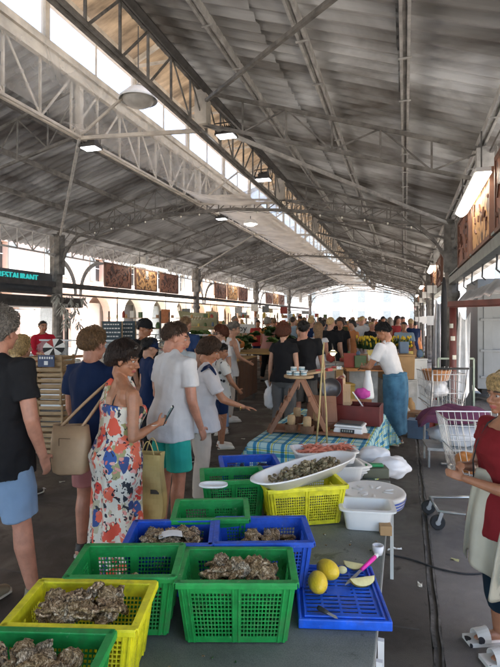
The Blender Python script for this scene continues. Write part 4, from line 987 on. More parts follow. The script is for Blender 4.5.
def heap(key,n,fill,mound,desc,bias=(0,0),spread=(1,1)):
    e,c,rz,w_,d_,h_=CE[key]; R=Matrix.Rotation(rz,3,'Z'); rr=random.Random(hash(key)%97 if False else sum(map(ord,key)))
    for i in range(n):
        lay=i<n*.4; x=rr.uniform(-1,1)*(w_*.86/2-.045)*spread[0]+bias[0]; y=rr.uniform(-1,1)*(d_*.86/2-.04)*spread[1]+bias[1]
        k=max(0,1-(x/(w_/2))**2)*max(0,1-(y/(d_/2))**2)
        z=TZ+.03+h_*fill-(.032 if lay else 0)+mound*k+rr.uniform(-.008,.010)
        p=R@V((x,y,0)); o=bpy.data.objects.new('oyster',OY[rr.randrange(9)]); COL.objects.link(o); s_=rr.uniform(.58,.86)
        o.location=(c[0]+p.x,c[1]+p.y,max(z,TZ+.025)); o.rotation_euler=(rr.gauss(0,.33),rr.gauss(0,.33),rr.uniform(0,6.28)); o.scale=(s_,s_,s_)
        tag(o,'rough brown oyster in the heap in '+desc,'oyster','oysters heaped in '+desc)
heap('g',58,.68,.035,'the front green crate')
heap('y',60,.80,.03,'the lower left yellow crate')
heap('gl',54,.72,.03,'the nearest green crate')
heap('gm',26,.36,.02,'the half empty green crate',(.03,.0),(.8,.7))
heap('bl',48,.74,.02,'the left blue crate')
heap('bm',40,.55,.02,'the blue crate behind the green one',(.03,0))
# paper slip
q=MB(); q.grid(lambda u,v:V(((u-.5)*.10,(v-.5)*.06,.01*math.sin(u*3))),5,3); tag(q.build('paper_slip',white,loc=(-.965,1.955,.845),rz=.5,thick=.001),'white slip of paper lying on the oysters in the blue crate','paper')
# mussels
blk=mat('mussel_black',(.015,.017,.03),rough=.3,var=.3,scale=12)
q=MB(); q.ell((0,0,0),(.034,.016,.012),12,8,disp=lambda d:1-.25*max(0,d.x)*abs(d.y)); MU=q.mesh('mussel',True); MU.materials.append(blk)
for key,desc in (('bk','the farthest blue crate'),('gk','the green crate with the white lid')):
    e,c,rz,w_,d_,h_=CE[key]; rr=random.Random(len(desc)); R=Matrix.Rotation(rz,3,'Z')
    for i in range(46):
        x=rr.uniform(-1,1)*w_*.36; y=rr.uniform(-1,1)*d_*.34; p=R@V((x,y,0)); o=place(MU,'mussel',(c[0]+p.x,c[1]+p.y,TZ+h_*(.62 if key=='bk' else .3)+rr.uniform(-.02,.012)+.03),rr.uniform(0,6),rr.uniform(.8,1.2),'black mussel lying in '+desc,'mussel','mussels in '+desc); o.rotation_euler=(rr.gauss(0,.5),rr.gauss(0,.5),rr.uniform(0,6))
# white lid slipped over the edge of the green crate
def oval_dish(n,L_,W_,h_,t=.006,flare=.80,flat=.5):
    q=MB(); pr=[(0.001,.004),(flare*.9,.004),(flare,.010),(1,h_),(1.06,h_+.002),(1.06,h_-.006),(1.01,h_-.008),(flare,0),(.001,0)]
    def P(r,a): 
        ca,sa=math.cos(a),math.sin(a); k=2.6
        return V((L_/2*r*math.copysign(abs(ca)**(2/k),ca),W_/2*r*math.copysign(abs(sa)**(2/k),sa),0))
    vs=[P(r,2*PI*j/n)+V((0,0,z)) for r,z in pr for j in range(n)]
    fs=[(i*n+j,(i+1)*n+j,(i+1)*n+(j+1)%n,i*n+(j+1)%n) for i in range(len(pr)-1) for j in range(n)]
    q.add(vs,[f[::-1] for f in fs]); return q
wp=mat('white_tray_plastic',(.80,.80,.78),rough=.3,var=.04,scale=3)
lp=at(214,486,.85); q=oval_dish(32,.15,.09,.015); tag(q.build('white_dish',wp,smooth=True,loc=(lp.x+.0,lp.y-.01,.849),rz=.3),'small white dish lying across the rim of the far green crate','dish')
# oval tray of whelks on the yellow crate
A=at(257,491,.86); B=at(348,460,.86); mid=(A+B)/2; ang=math.atan2(B.y-A.y,B.x-A.x); LL=(B-A).length
e=empty('oval_tray',(mid.x,mid.y,.845),0,'long white oval tray full of small shells on the yellow crate','tray'); e.rotation_euler=(0,0,ang)
q=oval_dish(48,LL*.98,.25,.065,flare=.78); q.build('tray',wp,e,smooth=True)
WM=[shell_mat('clam_shell_tan',(.10,.07,.03),(.36,.27,.14),(.65,.56,.38),60),shell_mat('clam_shell_olive',(.07,.06,.02),(.25,.20,.10),(.5,.43,.27),60)]
def whelk(i):
    q=MB(); q.tube([(0,0,0),(.004,0,.006),(.011,.001,.011),(.020,0,.012),(.027,0,.009),(.034,0,.004)],[.001,.006,.011,.012,.007,.001],9); me=q.mesh('shell',True); me.materials.append(WM[i]); return me
WH=[whelk(0),whelk(1)]
rr=random.Random(4); R=e.rotation_euler.to_matrix()
for i in range(190):
    a=rr.uniform(0,2*PI); r=math.sqrt(rr.random()); p=R@V((r*math.cos(a)*LL*.37,r*math.sin(a)*.085,.028+.014*(1-r*r)+rr.uniform(0,.010)-(.012 if i%3==0 else 0)))
    o=place(WH[i%2],'sea_snail',(mid.x+p.x,mid.y+p.y,.845+p.z),0,rr.uniform(.7,1.15),'small mottled sea snail in the white oval tray','sea snail','sea snails in the white oval tray'); o.rotation_euler=(rr.uniform(-1.5,1.5),rr.uniform(-1,1),rr.uniform(0,6))
# rectangular trays
def rect_dish(w_,d_,h_,t=.006,fl=.9,lip=.014,rad_=.12):
    q=MB(); n=32
    def ring(k,z,g=0):
        o=[]
        for j in range(n):
            a=2*PI*(j+.5)/n; ca,sa=math.cos(a),math.sin(a); p=7.0
            o.append((math.copysign(abs(ca)**(2/p),ca)*(w_/2*k+g),math.copysign(abs(sa)**(2/p),sa)*(d_/2*k+g),z))
        return o
    vs=[]; R_=[ring(.002,t),ring(fl*.97,t,-t),ring(fl,t*3,-t),ring(1,h_,-t),ring(1,h_+.003,0),ring(1,h_,lip),ring(1,h_-.008,lip),ring(1,h_-.006,0),ring(fl,0,0),ring(.002,0)]
    for r in R_: vs+=r
    q.add(vs,[(i*n+j,i*n+(j+1)%n,(i+1)*n+(j+1)%n,(i+1)*n+j) for i in range(len(R_)-1) for j in range(n)]); return q
pt=at(324,454,.80)
tag(rect_dish(.42,.26,.125).build('nested_trays',wp,smooth=False,loc=(pt.x+.05,pt.y-.02,TZ+.003),rz=.42),'empty white tray under the tray of langoustines','tray')
e=empty('shellfish_tray',(pt.x,pt.y,.755),.40,'white rectangular tray of pink langoustines at the far end of the table','tray')
rect_dish(.44,.25,.085).build('tray',wp,e)
pk=mat('pink_prawn',(.68,.22,.14),rough=.35,var=.3,scale=30)
q=MB(); q.tube([(-.05,0,0),(-.035,0,.012),(-.01,0,.018),(.015,0,.014),(.035,0,.003),(.045,.004,-.004)],[.002,.008,.0105,.009,.006,.003],9)
for s_ in (-1,1):
    q.tube([(-.04,s_*.006,.01),(-.065,s_*.02,.015),(-.09,s_*.015,.012)],[.003,.004,.002],5); 
    for k in range(4): q.tube([(-.02+k*.01,s_*.006,.01),(-.02+k*.012,s_*.02,.004),(-.02+k*.012,s_*.026,-.006)],.0012,4)
    q.tube([(-.048,s_*.002,.004),(-.07,s_*.03,.02),(-.06,s_*.06,.015)],.0009,4)
PR=q.mesh('langoustine',True); PR.materials.append(pk); R=Matrix.Rotation(.40,3,'Z')
for i in range(46):
    p=R@V((rr.uniform(-.16,.16),rr.uniform(-.08,.08),0)); o=place(PR,'langoustine',(pt.x+p.x,pt.y+p.y,.755+.062+rr.uniform(-.012,.022)),rr.uniform(0,6),rr.uniform(.8,1.1),'pink langoustine in the white rectangular tray','langoustine','langoustines in the white rectangular tray',rx=rr.gauss(0,.3))
# nested curved trays to its right
for i in range(3):
    p=at(352,474-4*i,.66+.03*i); q=rect_dish(.30,.22,.05); o=q.build('foam_tray',wp,loc=(p.x-.08+.015*i,p.y+.06,TZ+.003+i*.022),rz=.5+.05*i); tag(o,['lowest','middle','topmost'][i]+' white tray of the nested stack right of the oval tray','tray','nested white trays')
# round white lids with blue rims
p=at(374,492,.70)
for i in range(3):
    e=empty('round_dish',(p.x-.02+.006*i,p.y+.03,TZ+.003+i*.020),0,['lowest','middle','topmost'][i]+' white round dish with a blue rim beside the white tub','dish','stacked round white dishes')
    q=MB(); q.lathe([(.001,.03),(.16,.03),(.175,.036),(.195,.036),(.2,.028),(.196,.0),(.19,.0),(.17,.02),(.001,.02)] if i==2 else [(.19,.0),(.198,.001),(.198,.018),(.19,.018)],n=48,cap=False)
    if i==2:
        for k in range(9): a=.6*k; q.ell((.09*math.cos(a)*(1+.3*math.sin(3*a)),.09*math.sin(a),.032),(.035,.012,.006),10,5,Matrix.Rotation(a,3,'Z'))
    q.build('dish',wp,e,smooth=True)
    q=MB(); q.lathe([(.1995,.004),(.2005,.005),(.2005,.013),(.1995,.014)],n=48,cap=False); q.build('blue_rim',PB,e)
# white tub
p=at(366,520,.66)
e=empty('white_tub',(p.x,p.y+.03,TZ+.003),rad(10),'empty white rectangular plastic tub at the right edge of the table','tub'); rect_dish(.27,.19,.115,fl=.86,lip=.02).build('tub',wp,e)
q=MB(); q.box((0,0,0),(.06,.10,.05)); tag(q.build('cardboard_wedge',card,loc=(-.105,2.80,TZ+.028),rz=.2),'scrap of cardboard under the right corner of the white tub','cardboard')
# plastic bags and green packet at far end
p=at(392,470,.64); bag((p.x-.02,p.y+.1,.56),.3,(.30,.26,.17),plas,'crumpled white plastic bag at the far right corner of the shellfish table',seed=14,tie=False)
p=at(378,458,.70); bag((p.x-.04,p.y+.1,.62),.3,(.26,.2,.16),plas,'white plastic bag against the checked cloth',seed=19,tie=False)
p=at(374,472,.66)
for i,m_ in enumerate((mat('dark_olive_box',(.12,.13,.09),rough=.5),mat('green_packet',(.03,.28,.10),rough=.4))):
    q=MB(); q.box((0,0,0),[(.19,.12,.07),(.13,.05,.02)][i]); o=q.build(['label_box','green_packet'][i],m_,loc=(p.x,p.y+.02,[TZ+.038,TZ+.085][i]),rz=.3,bevel=.006); tag(o,['dark olive box beside the white bags on the table','green packet lying on the dark olive box'][i],['box','packet'][i])
# blue draining tray with lemons
cc=V((-.262,2.08,0))
e=empty('drain_tray',(cc.x,cc.y,TZ+.003),rad(14),'bright blue perforated tray with lemons and knives at the table edge','tray')
w_,d_=.335,.41; q=MB(); nu,nv=34,30
ub=[-w_/2+w_*i/nu for i in range(nu+1)]; vb=[-d_/2+d_*j/nv for j in range(nv+1)]
pts=[V((x,y,.026)) for y in vb for x in ub]; fs=[]
for j in range(nv):
    for i in range(nu):
        inner=3<=i<nu-3 and 3<=j<nv-3; logo=12<=i<22 and 13<=j<18
        if inner and not logo and j%2==0 and i%7 not in (2,): continue
        fs.append((j*(nu+1)+i,j*(nu+1)+i+1,(j+1)*(nu+1)+i+1,(j+1)*(nu+1)+i))
q.add(pts,fs); q.build('grating',PB2,e,thick=.004)
q=MB()
for sy in (-1,1): q.box((0,sy*d_/2,.017),(w_+.012,.012,.036)); q.box((0,sy*(d_/2-.02),.032),(w_-.03,.008,.01))
for sx in (-1,1): q.box((sx*w_/2,0,.0175),(.012,d_+.004,.037)); q.box((sx*(w_/2-.02),0,.0325),(.008,d_-.03,.01))
q.build('rim',PB2,e,bevel=.004)
TT=TZ+.034
lem=mat('lemon_peel',(.78,.54,.03),rough=.36,var=.08,scale=14,bump=.3,bscale=150); pulp=mat('lemon_pith',(.80,.72,.35),rough=.4,var=.1,scale=30)
def lemon(p,rz,label,s=1,ry=0):
    q=MB(); q.ell((0,0,0),(.056*s,.040*s,.040*s),24,16,disp=lambda d:1+.16*max(0,abs(d.x)-.86)*5*(.5)+.02*noise.noise(d*3)); o=q.build('lemon',lem,smooth=True,loc=p); o.rotation_euler=(0,ry,rz); return tag(o,label,'lemon')
p=at(328,573,TT+.04); lemon((p.x-.005,p.y+.03,TT+.040),-.6,'whole lemon lying behind the rounder lemon, pointing right')
p=at(317,585,TT+.04); lemon((p.x,p.y+.02,TT+.041),1.9,'whole round lemon nearest the green crate',1.0)
def wedge(p,rz,label,s=1,tilt=.5):
    e=empty('lemon_wedge',p,rz,label,'lemon wedge'); e.rotation_euler=(tilt,0,rz)
    q=MB(); n=14; vs=[]
    for i in range(n+1):
        t=-1+2*i/n; r=math.sqrt(max(0,1-t*t))
        for k in range(7): a=PI+PI*.62*k/6-.0; vs.append(V((t*.055*s,math.cos(a)*.036*s*r,math.sin(a)*.036*s*r)))
    q.add(vs,[(i*7+k,i*7+k+1,(i+1)*7+k+1,(i+1)*7+k) for i in range(n) for k in range(6)]); q.build('peel',lem,e,smooth=True)
    q=MB(); vs=[]
    for i in range(n+1):
        t=-1+2*i/n; r=math.sqrt(max(0,1-t*t)); a0,a1=PI,PI+PI*.62
        vs+= [V((t*.053*s,math.cos(a0)*.034*s*r,math.sin(a0)*.034*s*r)),V((t*.053*s,0,.003)),V((t*.053*s,math.cos(a1)*.034*s*r,math.sin(a1)*.034*s*r))]
    q.add(vs,[(i*3+k,i*3+k+1,(i+1)*3+k+1,(i+1)*3+k) for i in range(n) for k in range(2)]); q.build('flesh',pulp,e,smooth=True)
p=at(362,582,TT+.02); wedge((p.x,p.y+.02,TT+.030),.55,'cut lemon wedge in front of the pink handled knife',1.05,.7)
p=at(353,567,TT+.02); wedge((p.x,p.y+.03,TT+.026),-.1,'cut lemon wedge behind the pink handled knife',.85,.7)
q=MB(); q.lathe([(.001,0),(.019,.002),(.021,.006),(.019,.010),(.001,.012)],n=20,sx=1,sy=.8); o=q.build('lemon_end',pulp,smooth=True,loc=(at(342,574,TT).x,at(342,574,TT).y+.01,TT+.012)); o.rotation_euler=(.9,0,.2); tag(o,'small cut lemon end standing by the whole lemons','lemon slice')
def knife(a,b_,m_,label,tip=None):
    a,b_=V(a),V(b_); d=(b_-a); e=empty('knife',a,0,label,'knife'); 
    q=MB(); q.tube([d*.0,d*.1,d*.3,d*.5],[.008,.010,.009,.008],10); q.build('handle',m_,e,smooth=True)
    q=MB(); u=d.normalized(); s_=u.cross(V((0,0,1))).normalized(); q.add([d*.5+s_*.007,d*.5-s_*.007,d*.85-s_*.008,d,d*.9+s_*.007],[(0,1,2,3,4)]); q.build('blade',galv,e,thick=.0015)
    if tip: q=MB(); q.tube([-u*.012,u*.0,u*.008],[.009,.0105,.0085],10); q.build('cap',white,e,smooth=True)
a=at(376,556,TT+.03); b_=at(345,585,TT+.012); knife((a.x,a.y,TT+.03),(b_.x,b_.y,TT+.010),mat('pink_plastic',(.75,.02,.35),rough=.35),'oyster knife with pink handle lying over the blue tray',1)
a=at(318,608,TT+.01); b_=at(338,618,TT+.01); knife((a.x,a.y,TT+.012),(b_.x,b_.y,TT+.008),rub,'small dark oyster knife at the front of the blue tray')
p=at(380,553,TZ+.02); q=MB(); q.lathe([(.02,0),(.026,.02),(.028,.045),(.022,.045),(.018,.004)],n=18); o=q.build('plastic_cup',mat('clear_cup',(.75,.75,.78),rough=.2),smooth=True,loc=(p.x-.01,p.y+.02,TZ+.003)); tag(o,'small clear plastic cup at the end of the pink knife','cup')
q=MB(); q.tube([(0,0,0),(.01,.02,.0)],.006,6); tag(q.build('bottle_cap',white,loc=(at(388,551).x,at(388,551).y,.008)),'tiny white scrap on the floor beside the table edge','litter')
# ================================================================== CHECKED TABLE
chk=mat('gingham',(.6,.6,.55),rough=.8); N,L,b=nodes(chk)
for n in [n for n in N if n.type in('VALTORGB','TEX_NOISE','MAPPING')]: N.remove(n)
tc=[n for n in N if n.type=='TEX_COORD'][0]; sp=N.new('ShaderNodeSeparateXYZ')
uvn=N.new('ShaderNodeAttribute'); uvn.attribute_name='cloth_uv'; L.new(uvn.outputs['Vector'],sp.inputs[0])
def stripe(out,base,c1,c2):
    mu=N.new('ShaderNodeMath'); mu.operation='MULTIPLY'; mu.inputs[1].default_value=7.5; L.new(out,mu.inputs[0]); fr=N.new('ShaderNodeMath'); fr.operation='FRACT'; L.new(mu.outputs[0],fr.inputs[0])
    r=N.new('ShaderNodeValToRGB'); r.color_ramp.interpolation='CONSTANT'; E_=r.color_ramp.elements; E_[0].position=0; E_[0].color=(*base,1); E_[1].position=.42; E_[1].color=(*c1,1)
    for pos,col in ((.66,base),(.74,c2),(.82,base),(.90,c1),(.94,base)): x=E_.new(pos); x.color=(*col,1)
    L.new(fr.outputs[0],r.inputs[0]); return r
s1=stripe(sp.outputs[0],(.62,.80,.82),(.05,.30,.55),(.85,.72,.10)); s2=stripe(sp.outputs[1],(.75,.86,.84),(.10,.42,.60),(.75,.70,.2))
mx=N.new('ShaderNodeMixRGB'); mx.blend_type='MULTIPLY'; mx.inputs[0].default_value=1; L.new(s1.outputs[0],mx.inputs[1]); L.new(s2.outputs[0],mx.inputs[2]); L.new(mx.outputs[0],b.inputs['Base Color'])
E2=empty('trestle_table',(-.80,5.25,0),rad(-3),'folding table under the checked cloth','table')
q=MB(); q.box((0,0,.62),(1.0,1.75,.03)); q.build('table_top',woodd,E2)
for sx in (-1,1):
    for sy in (-1,1): q=MB(); q.bar((sx*.44,sy*.8,0),(sx*.44,sy*.8,.605),.03,.03,(0,1,0)); q.build('leg',iron_dark,E2)
q=MB(); W2,D2=1.06,1.8; nu,nv=70,100; drop=.38; uvs=[]
def cl(u,v):
    X=(u-.5)*(W2+2*drop); Y=(v-.5)*(D2+2*drop); x,y,z=X,Y,.645; ex=abs(X)-W2/2; ey=abs(Y)-D2/2
    if ex>0: x=math.copysign(W2/2+.03*ex/drop+.03*(ex/drop)*math.sin(Y*17+1),X); z-=ex
    if ey>0: y=math.copysign(D2/2+.02+.035*(ey/drop)*math.sin(X*19),Y); z-=ey if ex<=0 else 0
    if ex>0 and ey>0: k=max(ex,ey); z=.645-k; x=math.copysign(W2/2+.5*min(ex,ey),X); y=math.copysign(D2/2+.5*min(ex,ey),Y)
    uvs.append((X,Y,0)); return V((x,y,z))
q.grid(cl,nu,nv); o=q.build('tablecloth',chk,smooth=True); at_=o.data.attributes.new('cloth_uv','FLOAT_VECTOR','POINT'); at_.data.foreach_set('vector',[c for u in uvs for c in u])
o.location=(-.80,5.25,0); o.rotation_euler=(0,0,rad(-3)); tag(o,'blue yellow and white checked cloth over the second table','tablecloth')
T2=.65
# A frame
p0=at(300,437,T2)
e=empty('wooden_trestle',(-1.02,4.95,T2),rad(10),'dark wooden A frame stand with a round board on top','stand')
Wd=mat('reddish_dark_wood',(.27,.115,.055),rough=.5,var=.3,scale=5,stretch=(1,1,.25)); 
q=MB()
for y in (-.16,.16):
    for s_ in (-1,1): q.bar((s_*.28,y,.0),(s_*.01+.02,y*.6,.53),.045,.03,(0,1,0))
q.build('leg_frame',Wd,e,bevel=.004)
q=MB()
for s_ in (-1,1):
    for z in (.04,.18,.34): k=1-z/.53; q.bar((s_*.28*k+.01,-.16,z),(s_*.28*k+.01,.16,z),.03,.05)
q.box((0,0,.02),(.62,.30,.025)); q.build('shelf',Wd,e,bevel=.004)
q=MB()
for k in range(5): t=.12+k*.15; q.bar((-.28*(1-t)-.02,-.17+.06*t,.53*t),(-.28*(1-t)-.02,.17-.06*t,.53*t),.012,.055)
q.build('slatted_side',Wd,e,bevel=.002)
q=MB(); q.lathe([(.14,.53),(.15,.535),(.15,.555),(.14,.56)],n=28); q.build('round_board',wood,e)
q=MB(); q.bar((.02,0,.565),(.42,.1,.63),.16,.02); q.build('plank',wood,e)
tin=mat('tin_label_white',(.62,.64,.60),rough=.35,var=.25,scale=40,col2=(.75,.75,.7)); tinb=mat('tin_blue_band',(.10,.25,.30),rough=.4); rt=mat('red_tin',(.4,.05,.04),rough=.4)
M0=e.matrix_basis
def wl(x,y,z): return Matrix.Translation((-1.02,4.95,T2))@Matrix.Rotation(rad(10),4,'Z')@V((x,y,z))
k=0
for z,lst in ((.562,[(-.09,-.05),(-.02,-.08),(.05,-.06),(-.05,.04),(.06,.05)]),(.603,[(-.05,-.03),(.03,-.02)])):
    for x,y in lst:
        p=wl(x,y,z); t=empty('tin_can',p,0,'small flat tin stacked on the round board of the A frame','tin','tins stacked on the round board'); k+=1
        q=MB(); q.lathe([(.030,0),(.031,.002),(.031,.036),(.030,.039),(.028,.037)],n=18); q.build('can',tin,t,smooth=False)
        q=MB(); q.lathe([(.0315,.012),(.0315,.024)],n=18,cap=False); q.build('band',tinb,t)
for i,(x,y) in enumerate([(.20,.0),(.27,.06),(.30,-.02),(.36,.08),(.40,.02)]):
    p=wl(x,y,.60+.17*(x-.2)); q=MB(); q.box((0,0,0),(.06,.045,.03)); o=q.build('small_packet',[rt,tin,rt][i%3],loc=p,rz=.4*i,bevel=.004); tag(o,'small red or white packet on the plank beside the tins','packet','packets on the plank')
brd=mat('pale_cork',(.50,.33,.17),rough=.8,var=.2,scale=20); bsk=mat('brown_basket',(.17,.08,.04),rough=.7,bump=.4,bscale=120)
for i,(px,py) in enumerate([(290,434),(306,436),(316,430),(296,425)]):
    p=at(px,py,T2+.02); e=empty('small_basket',(p.x,p.y+.06,T2+.033),i,['left front','middle','right','back left'][i]+' small brown basket under the wooden A frame','basket','baskets under the A frame')
    q=MB(); q.lathe([(.055,0),(.065,.03),(.068,.075),(.06,.075),(.05,.01)],n=20); q.build('bowl',bsk,e)
    q=MB(); q.lathe([(.036,.02),(.040,.13),(.034,.155),(.01,.16)],n=16); q.build('roll',brd,e,smooth=True)
# bamboo poles
for i,(a,b_) in enumerate((((316,446),(324,342)),((327,444),(323,350)))):
    A=at(a[0],a[1],T2); d_=500*(ZC-T2)/(a[1]-318); P2=atd(b_[0],d_,ZC-(b_[1]-318)*d_/500)
    q=MB(); q.tube([A,A.lerp(P2,.33)+V((.006,0,0)),A.lerp(P2,.66),P2],[.008,.0075,.007,.006],8); tag(q.build('bamboo_cane',mat('bamboo',(.5,.38,.16),rough=.5,var=.2,scale=12),smooth=True),['pale bamboo cane leaning in front of the A frame','thinner bamboo cane right of the first one'][i],'cane')
# red box with open lid
p=at(358,432,T2); bx,by=p.x,p.y+.45
e=empty('red_display_box',(bx-.02,by,T2+.004),rad(-4),'dark red wooden box standing open with its lid upright','box')
rw=mat('dark_red_varnish',(.15,.022,.018),rough=.4,var=.25,scale=5); pn=mat('pale_pine',(.55,.36,.2),rough=.6,var=.15,scale=6,stretch=(1,1,.2))
q=MB(); 
for sy in (-1,1): q.box((0,sy*.15,.10),(.46,.014,.20))
for sx in (-1,1): q.box((sx*.223,0,.10),(.014,.286,.20))
q.box((0,0,.008),(.43,.28,.012)); q.box((.02,0,.11),(.012,.28,.17)); q.build('body',rw,e,bevel=.003)
q=MB(); q.box((-.20,-.12,.33),(.08,.02,.30)); q.box((-.235,.03,.33),(.02,.32,.30)); q.build('lid',rw,e,bevel=.003)
q=MB(); q.box((-.19,-.02,.34),(.05,.16,.26)); q.box((-.13,-.05,.21),(.10,.10,.03)); q.build('lining',pn,e,bevel=.003)
q=MB(); q.bar((-.06,-.1,.34),(.05,-.02,.16),.006,.012); q.build('stay',white,e)
# scale
p=at(349,436,T2)
e=empty('shop_scale',(p.x,p.y+.10,T2+.004),rad(-6),'white shop scale with a dark steel plate in front of the red box','scale')
q=MB(); q.box((0,0,.035),(.30,.26,.07),top=(.86,.8)); q.build('body',white,e,bevel=.008)
q=MB(); q.box((0,.02,.10),(.24,.17,.012)); q.build('plate',mat('dark_steel',(.12,.12,.12),rough=.3,metal=.6),e,bevel=.003)
q=MB(); q.box((0,.02,.083),(.28,.22,.018),top=(.95,.95)); q.build('pan',white,e,bevel=.004)
q=MB(); M_=Matrix.Translation((0,-.122,.045))@Matrix.Rotation(rad(-18),4,'X'); q.box((0,0,0),(.13,.01,.035),M_); q.build('display',rub,e)
q=MB()
for i in range(5): q.box((-.045+i*.022,-.130,.048),(.012,.004,.018))
q.build('digits',mat('grey_digits',(.3,.32,.28)),e)
q=MB(); q.box((0,-.0,.0),(.55,.13,.025)); tag(q.build('cutting_board',Wd,loc=(p.x-.08,p.y-.02,T2+.02),rz=-.06,bevel=.005),'dark plank lying along the front edge of the checked table','board')
# bottle with pink cloth
p=at(369,418,T2); q=MB(); q.lathe([(.065,0),(.07,.02),(.055,.16),(.032,.27),(.030,.32)],n=20); tag(q.build('white_bottle',wp,smooth=True,loc=(p.x-.02,p.y+.15,T2+.20)),'white tapered bottle standing in the red box','bottle')
q=MB(); q.ell((0,0,0),(.09,.06,.06),20,14,disp=lambda d:1+.3*noise.noise(d*3)); tag(q.build('pink_cloth',mat('magenta_cloth',(.65,.08,.40),rough=.7),smooth=True,loc=(p.x-.08,p.y+.1,T2+.26)),'crumpled magenta cloth beside the white bottle','cloth')
# small lit lamp
p=atd(333,6.6,ZC-.46); e=empty('clip_lamp',p,0,'small lit bulb on a thin arm beside the canes','lamp')
q=MB(); q.ell((0,0,0),(.035,.035,.035),12,8); q.build('bulb',mat('lit_warm_bulb',(.9,.8,.6),emit=(1,.75,.45),estr=9),e,smooth=True)
q=MB(); q.tube([(0,0,.0),(-.02,.05,.12),(.02,.1,-.1),(.02,.12,-.66)],.006,6); q.build('arm',rub,e)
q=MB(); q.lathe([(.03,.03),(.06,-.0)],n=16,cap=False); q.build('shade',mat('enamel_shade',(.6,.5,.3)),e,thick=.002)
# round dark pan hanging
p=at(326,420,T2); q=MB(); q.lathe([(.0,.01),(.085,.0),(.10,.03),(.105,.03),(.09,-.006),(.0,-.004)],n=26,cap=False); o=q.build('round_pan',mat('dark_pan',(.10,.09,.09),rough=.3,metal=.5),smooth=True,loc=atd(331,5.2,ZC-.73)); o.rotation_euler=(rad(80),0,.2); tag(o,'round dark pan hanging beside the A frame','pan')

# wet grit, shell chips and weed left on the table top
rr=random.Random(12)
for i in range(60):
    x,y=rr.choice([(rr.uniform(-.42,-.13),rr.uniform(2.32,2.75)),(rr.uniform(-.75,-.14),rr.uniform(1.30,1.62)),(rr.uniform(-.75,-.14),rr.uniform(.9,1.6)),(rr.uniform(-.3,-.13),rr.uniform(2.95,3.4))])
    q=MB(); s_=rr.uniform(.003,.010); q.ell((0,0,0),(s_,s_*rr.uniform(.4,.9),s_*.4),6,4); o=q.build('shell_chip',[OM[0],OM[2],white,leafB][i%4],loc=(x,y,TZ+s_*.4),rz=rr.uniform(0,3)); tag(o,'tiny wet chip of shell or weed on the zinc table top','shell chip','shell chips scattered on the zinc table top')

# boards, boxes and jars packed on the checked table round the open box
for i,(px,py,s3,m_,rz_,tilt,lb) in enumerate([(330,430,(.16,.015,.34),Wd,.3,-.35,'slanted warm brown board behind the shop scale'),(341,424,(.20,.015,.42),pn,.1,-.2,'pale pine board leaning left of the red box'),(322,428,(.16,.12,.10),mat('mustard_box',(.50,.31,.08),rough=.6),.2,0,'mustard yellow box by the round pan'),(312,421,(.14,.02,.28),Wd,-.3,-.3,'dark brown board leaning under the plank of tins'),(350,412,(.22,.16,.14),pn,0,0,'pale pine crate behind the red box'),(364,410,(.18,.14,.20),Wd,.1,0,'brown wooden box behind the red box'),(333,416,(.18,.14,.16),mat('mustard_box',(.50,.31,.08)),-.1,0,'second mustard box behind the slanted board'),(318,412,(.20,.14,.12),Wd,.2,0,'low brown wooden box at the back of the checked table')]):
    p=at(px,py,T2); q=MB(); q.box((0,0,s3[2]/2),s3); q.box((0,-s3[1]/2-.003,s3[2]*.5),(s3[0]*.7,.006,s3[2]*.6)); o=q.build('wooden_board' if s3[1]<.03 else 'small_box',m_,loc=(p.x,p.y,T2+.006),bevel=.004); o.rotation_euler=(tilt,0,rz_); tag(o,lb,'board' if s3[1]<.03 else 'box')
# ================================================================== PEOPLE
skinm=mat('light_tanned_skin',(.50,.27,.18),rough=.45,var=.16,scale=14,sub=.06,bump=.12); skint=mat('deep_tanned_skin',(.37,.165,.09),rough=.4,var=.17,scale=14,sub=.06,bump=.12)
skinr=mat('ruddy_skin',(.48,.225,.15),rough=.42,var=.18,scale=14,sub=.06,bump=.12)
lipm=mat('lips',(.38,.10,.09),rough=.4); browm=mat('brow_hair',(.05,.03,.02),rough=.8); eyew=mat('eye_white',(.40,.36,.33),rough=.35); eyed=mat('iris',(.05,.03,.02),rough=.15)
def cloth(name,c,var=.08,**k): return mat('cloth_'+name,c,rough=.85,var=var,scale=5,bump=.55,bscale=13,spec=.25,**k)
def hairm(name,c): 
    return mat('hair_'+name,c,rough=.5,var=.45,scale=60,bump=.5,bscale=160,col2=tuple(min(1,x*1.9) for x in c))
def remesh(q,vox,name,smooth=4,disp=None):
    me=q.mesh(name); o=bpy.data.objects.new('tmp',me); COL.objects.link(o)
    m=o.modifiers.new('r','REMESH'); m.mode='VOXEL'; m.voxel_size=vox
    s=o.modifiers.new('s','SMOOTH'); s.factor=.5; s.iterations=smooth
    dg=bpy.context.evaluated_depsgraph_get(); dg.update(); r=bpy.data.meshes.new_from_object(o.evaluated_get(dg)); r.name=name
    bpy.data.objects.remove(o); bpy.data.meshes.remove(me)
    if disp:
        nn=[v.normal.copy() for v in r.vertices]
        for v,n in zip(r.vertices,nn): v.co=disp(v.co.copy(),n)
    r.polygons.foreach_set('use_smooth',[True]*len(r.polygons)); r.update(); return r
def meobj(name,me,mats,parent,attach=None):
    o=bpy.data.objects.new(name,me); COL.objects.link(o); me.materials.clear()
    for m in (mats if isinstance(mats,(list,tuple)) else [mats]): me.materials.append(m)
    o.parent=parent; return o
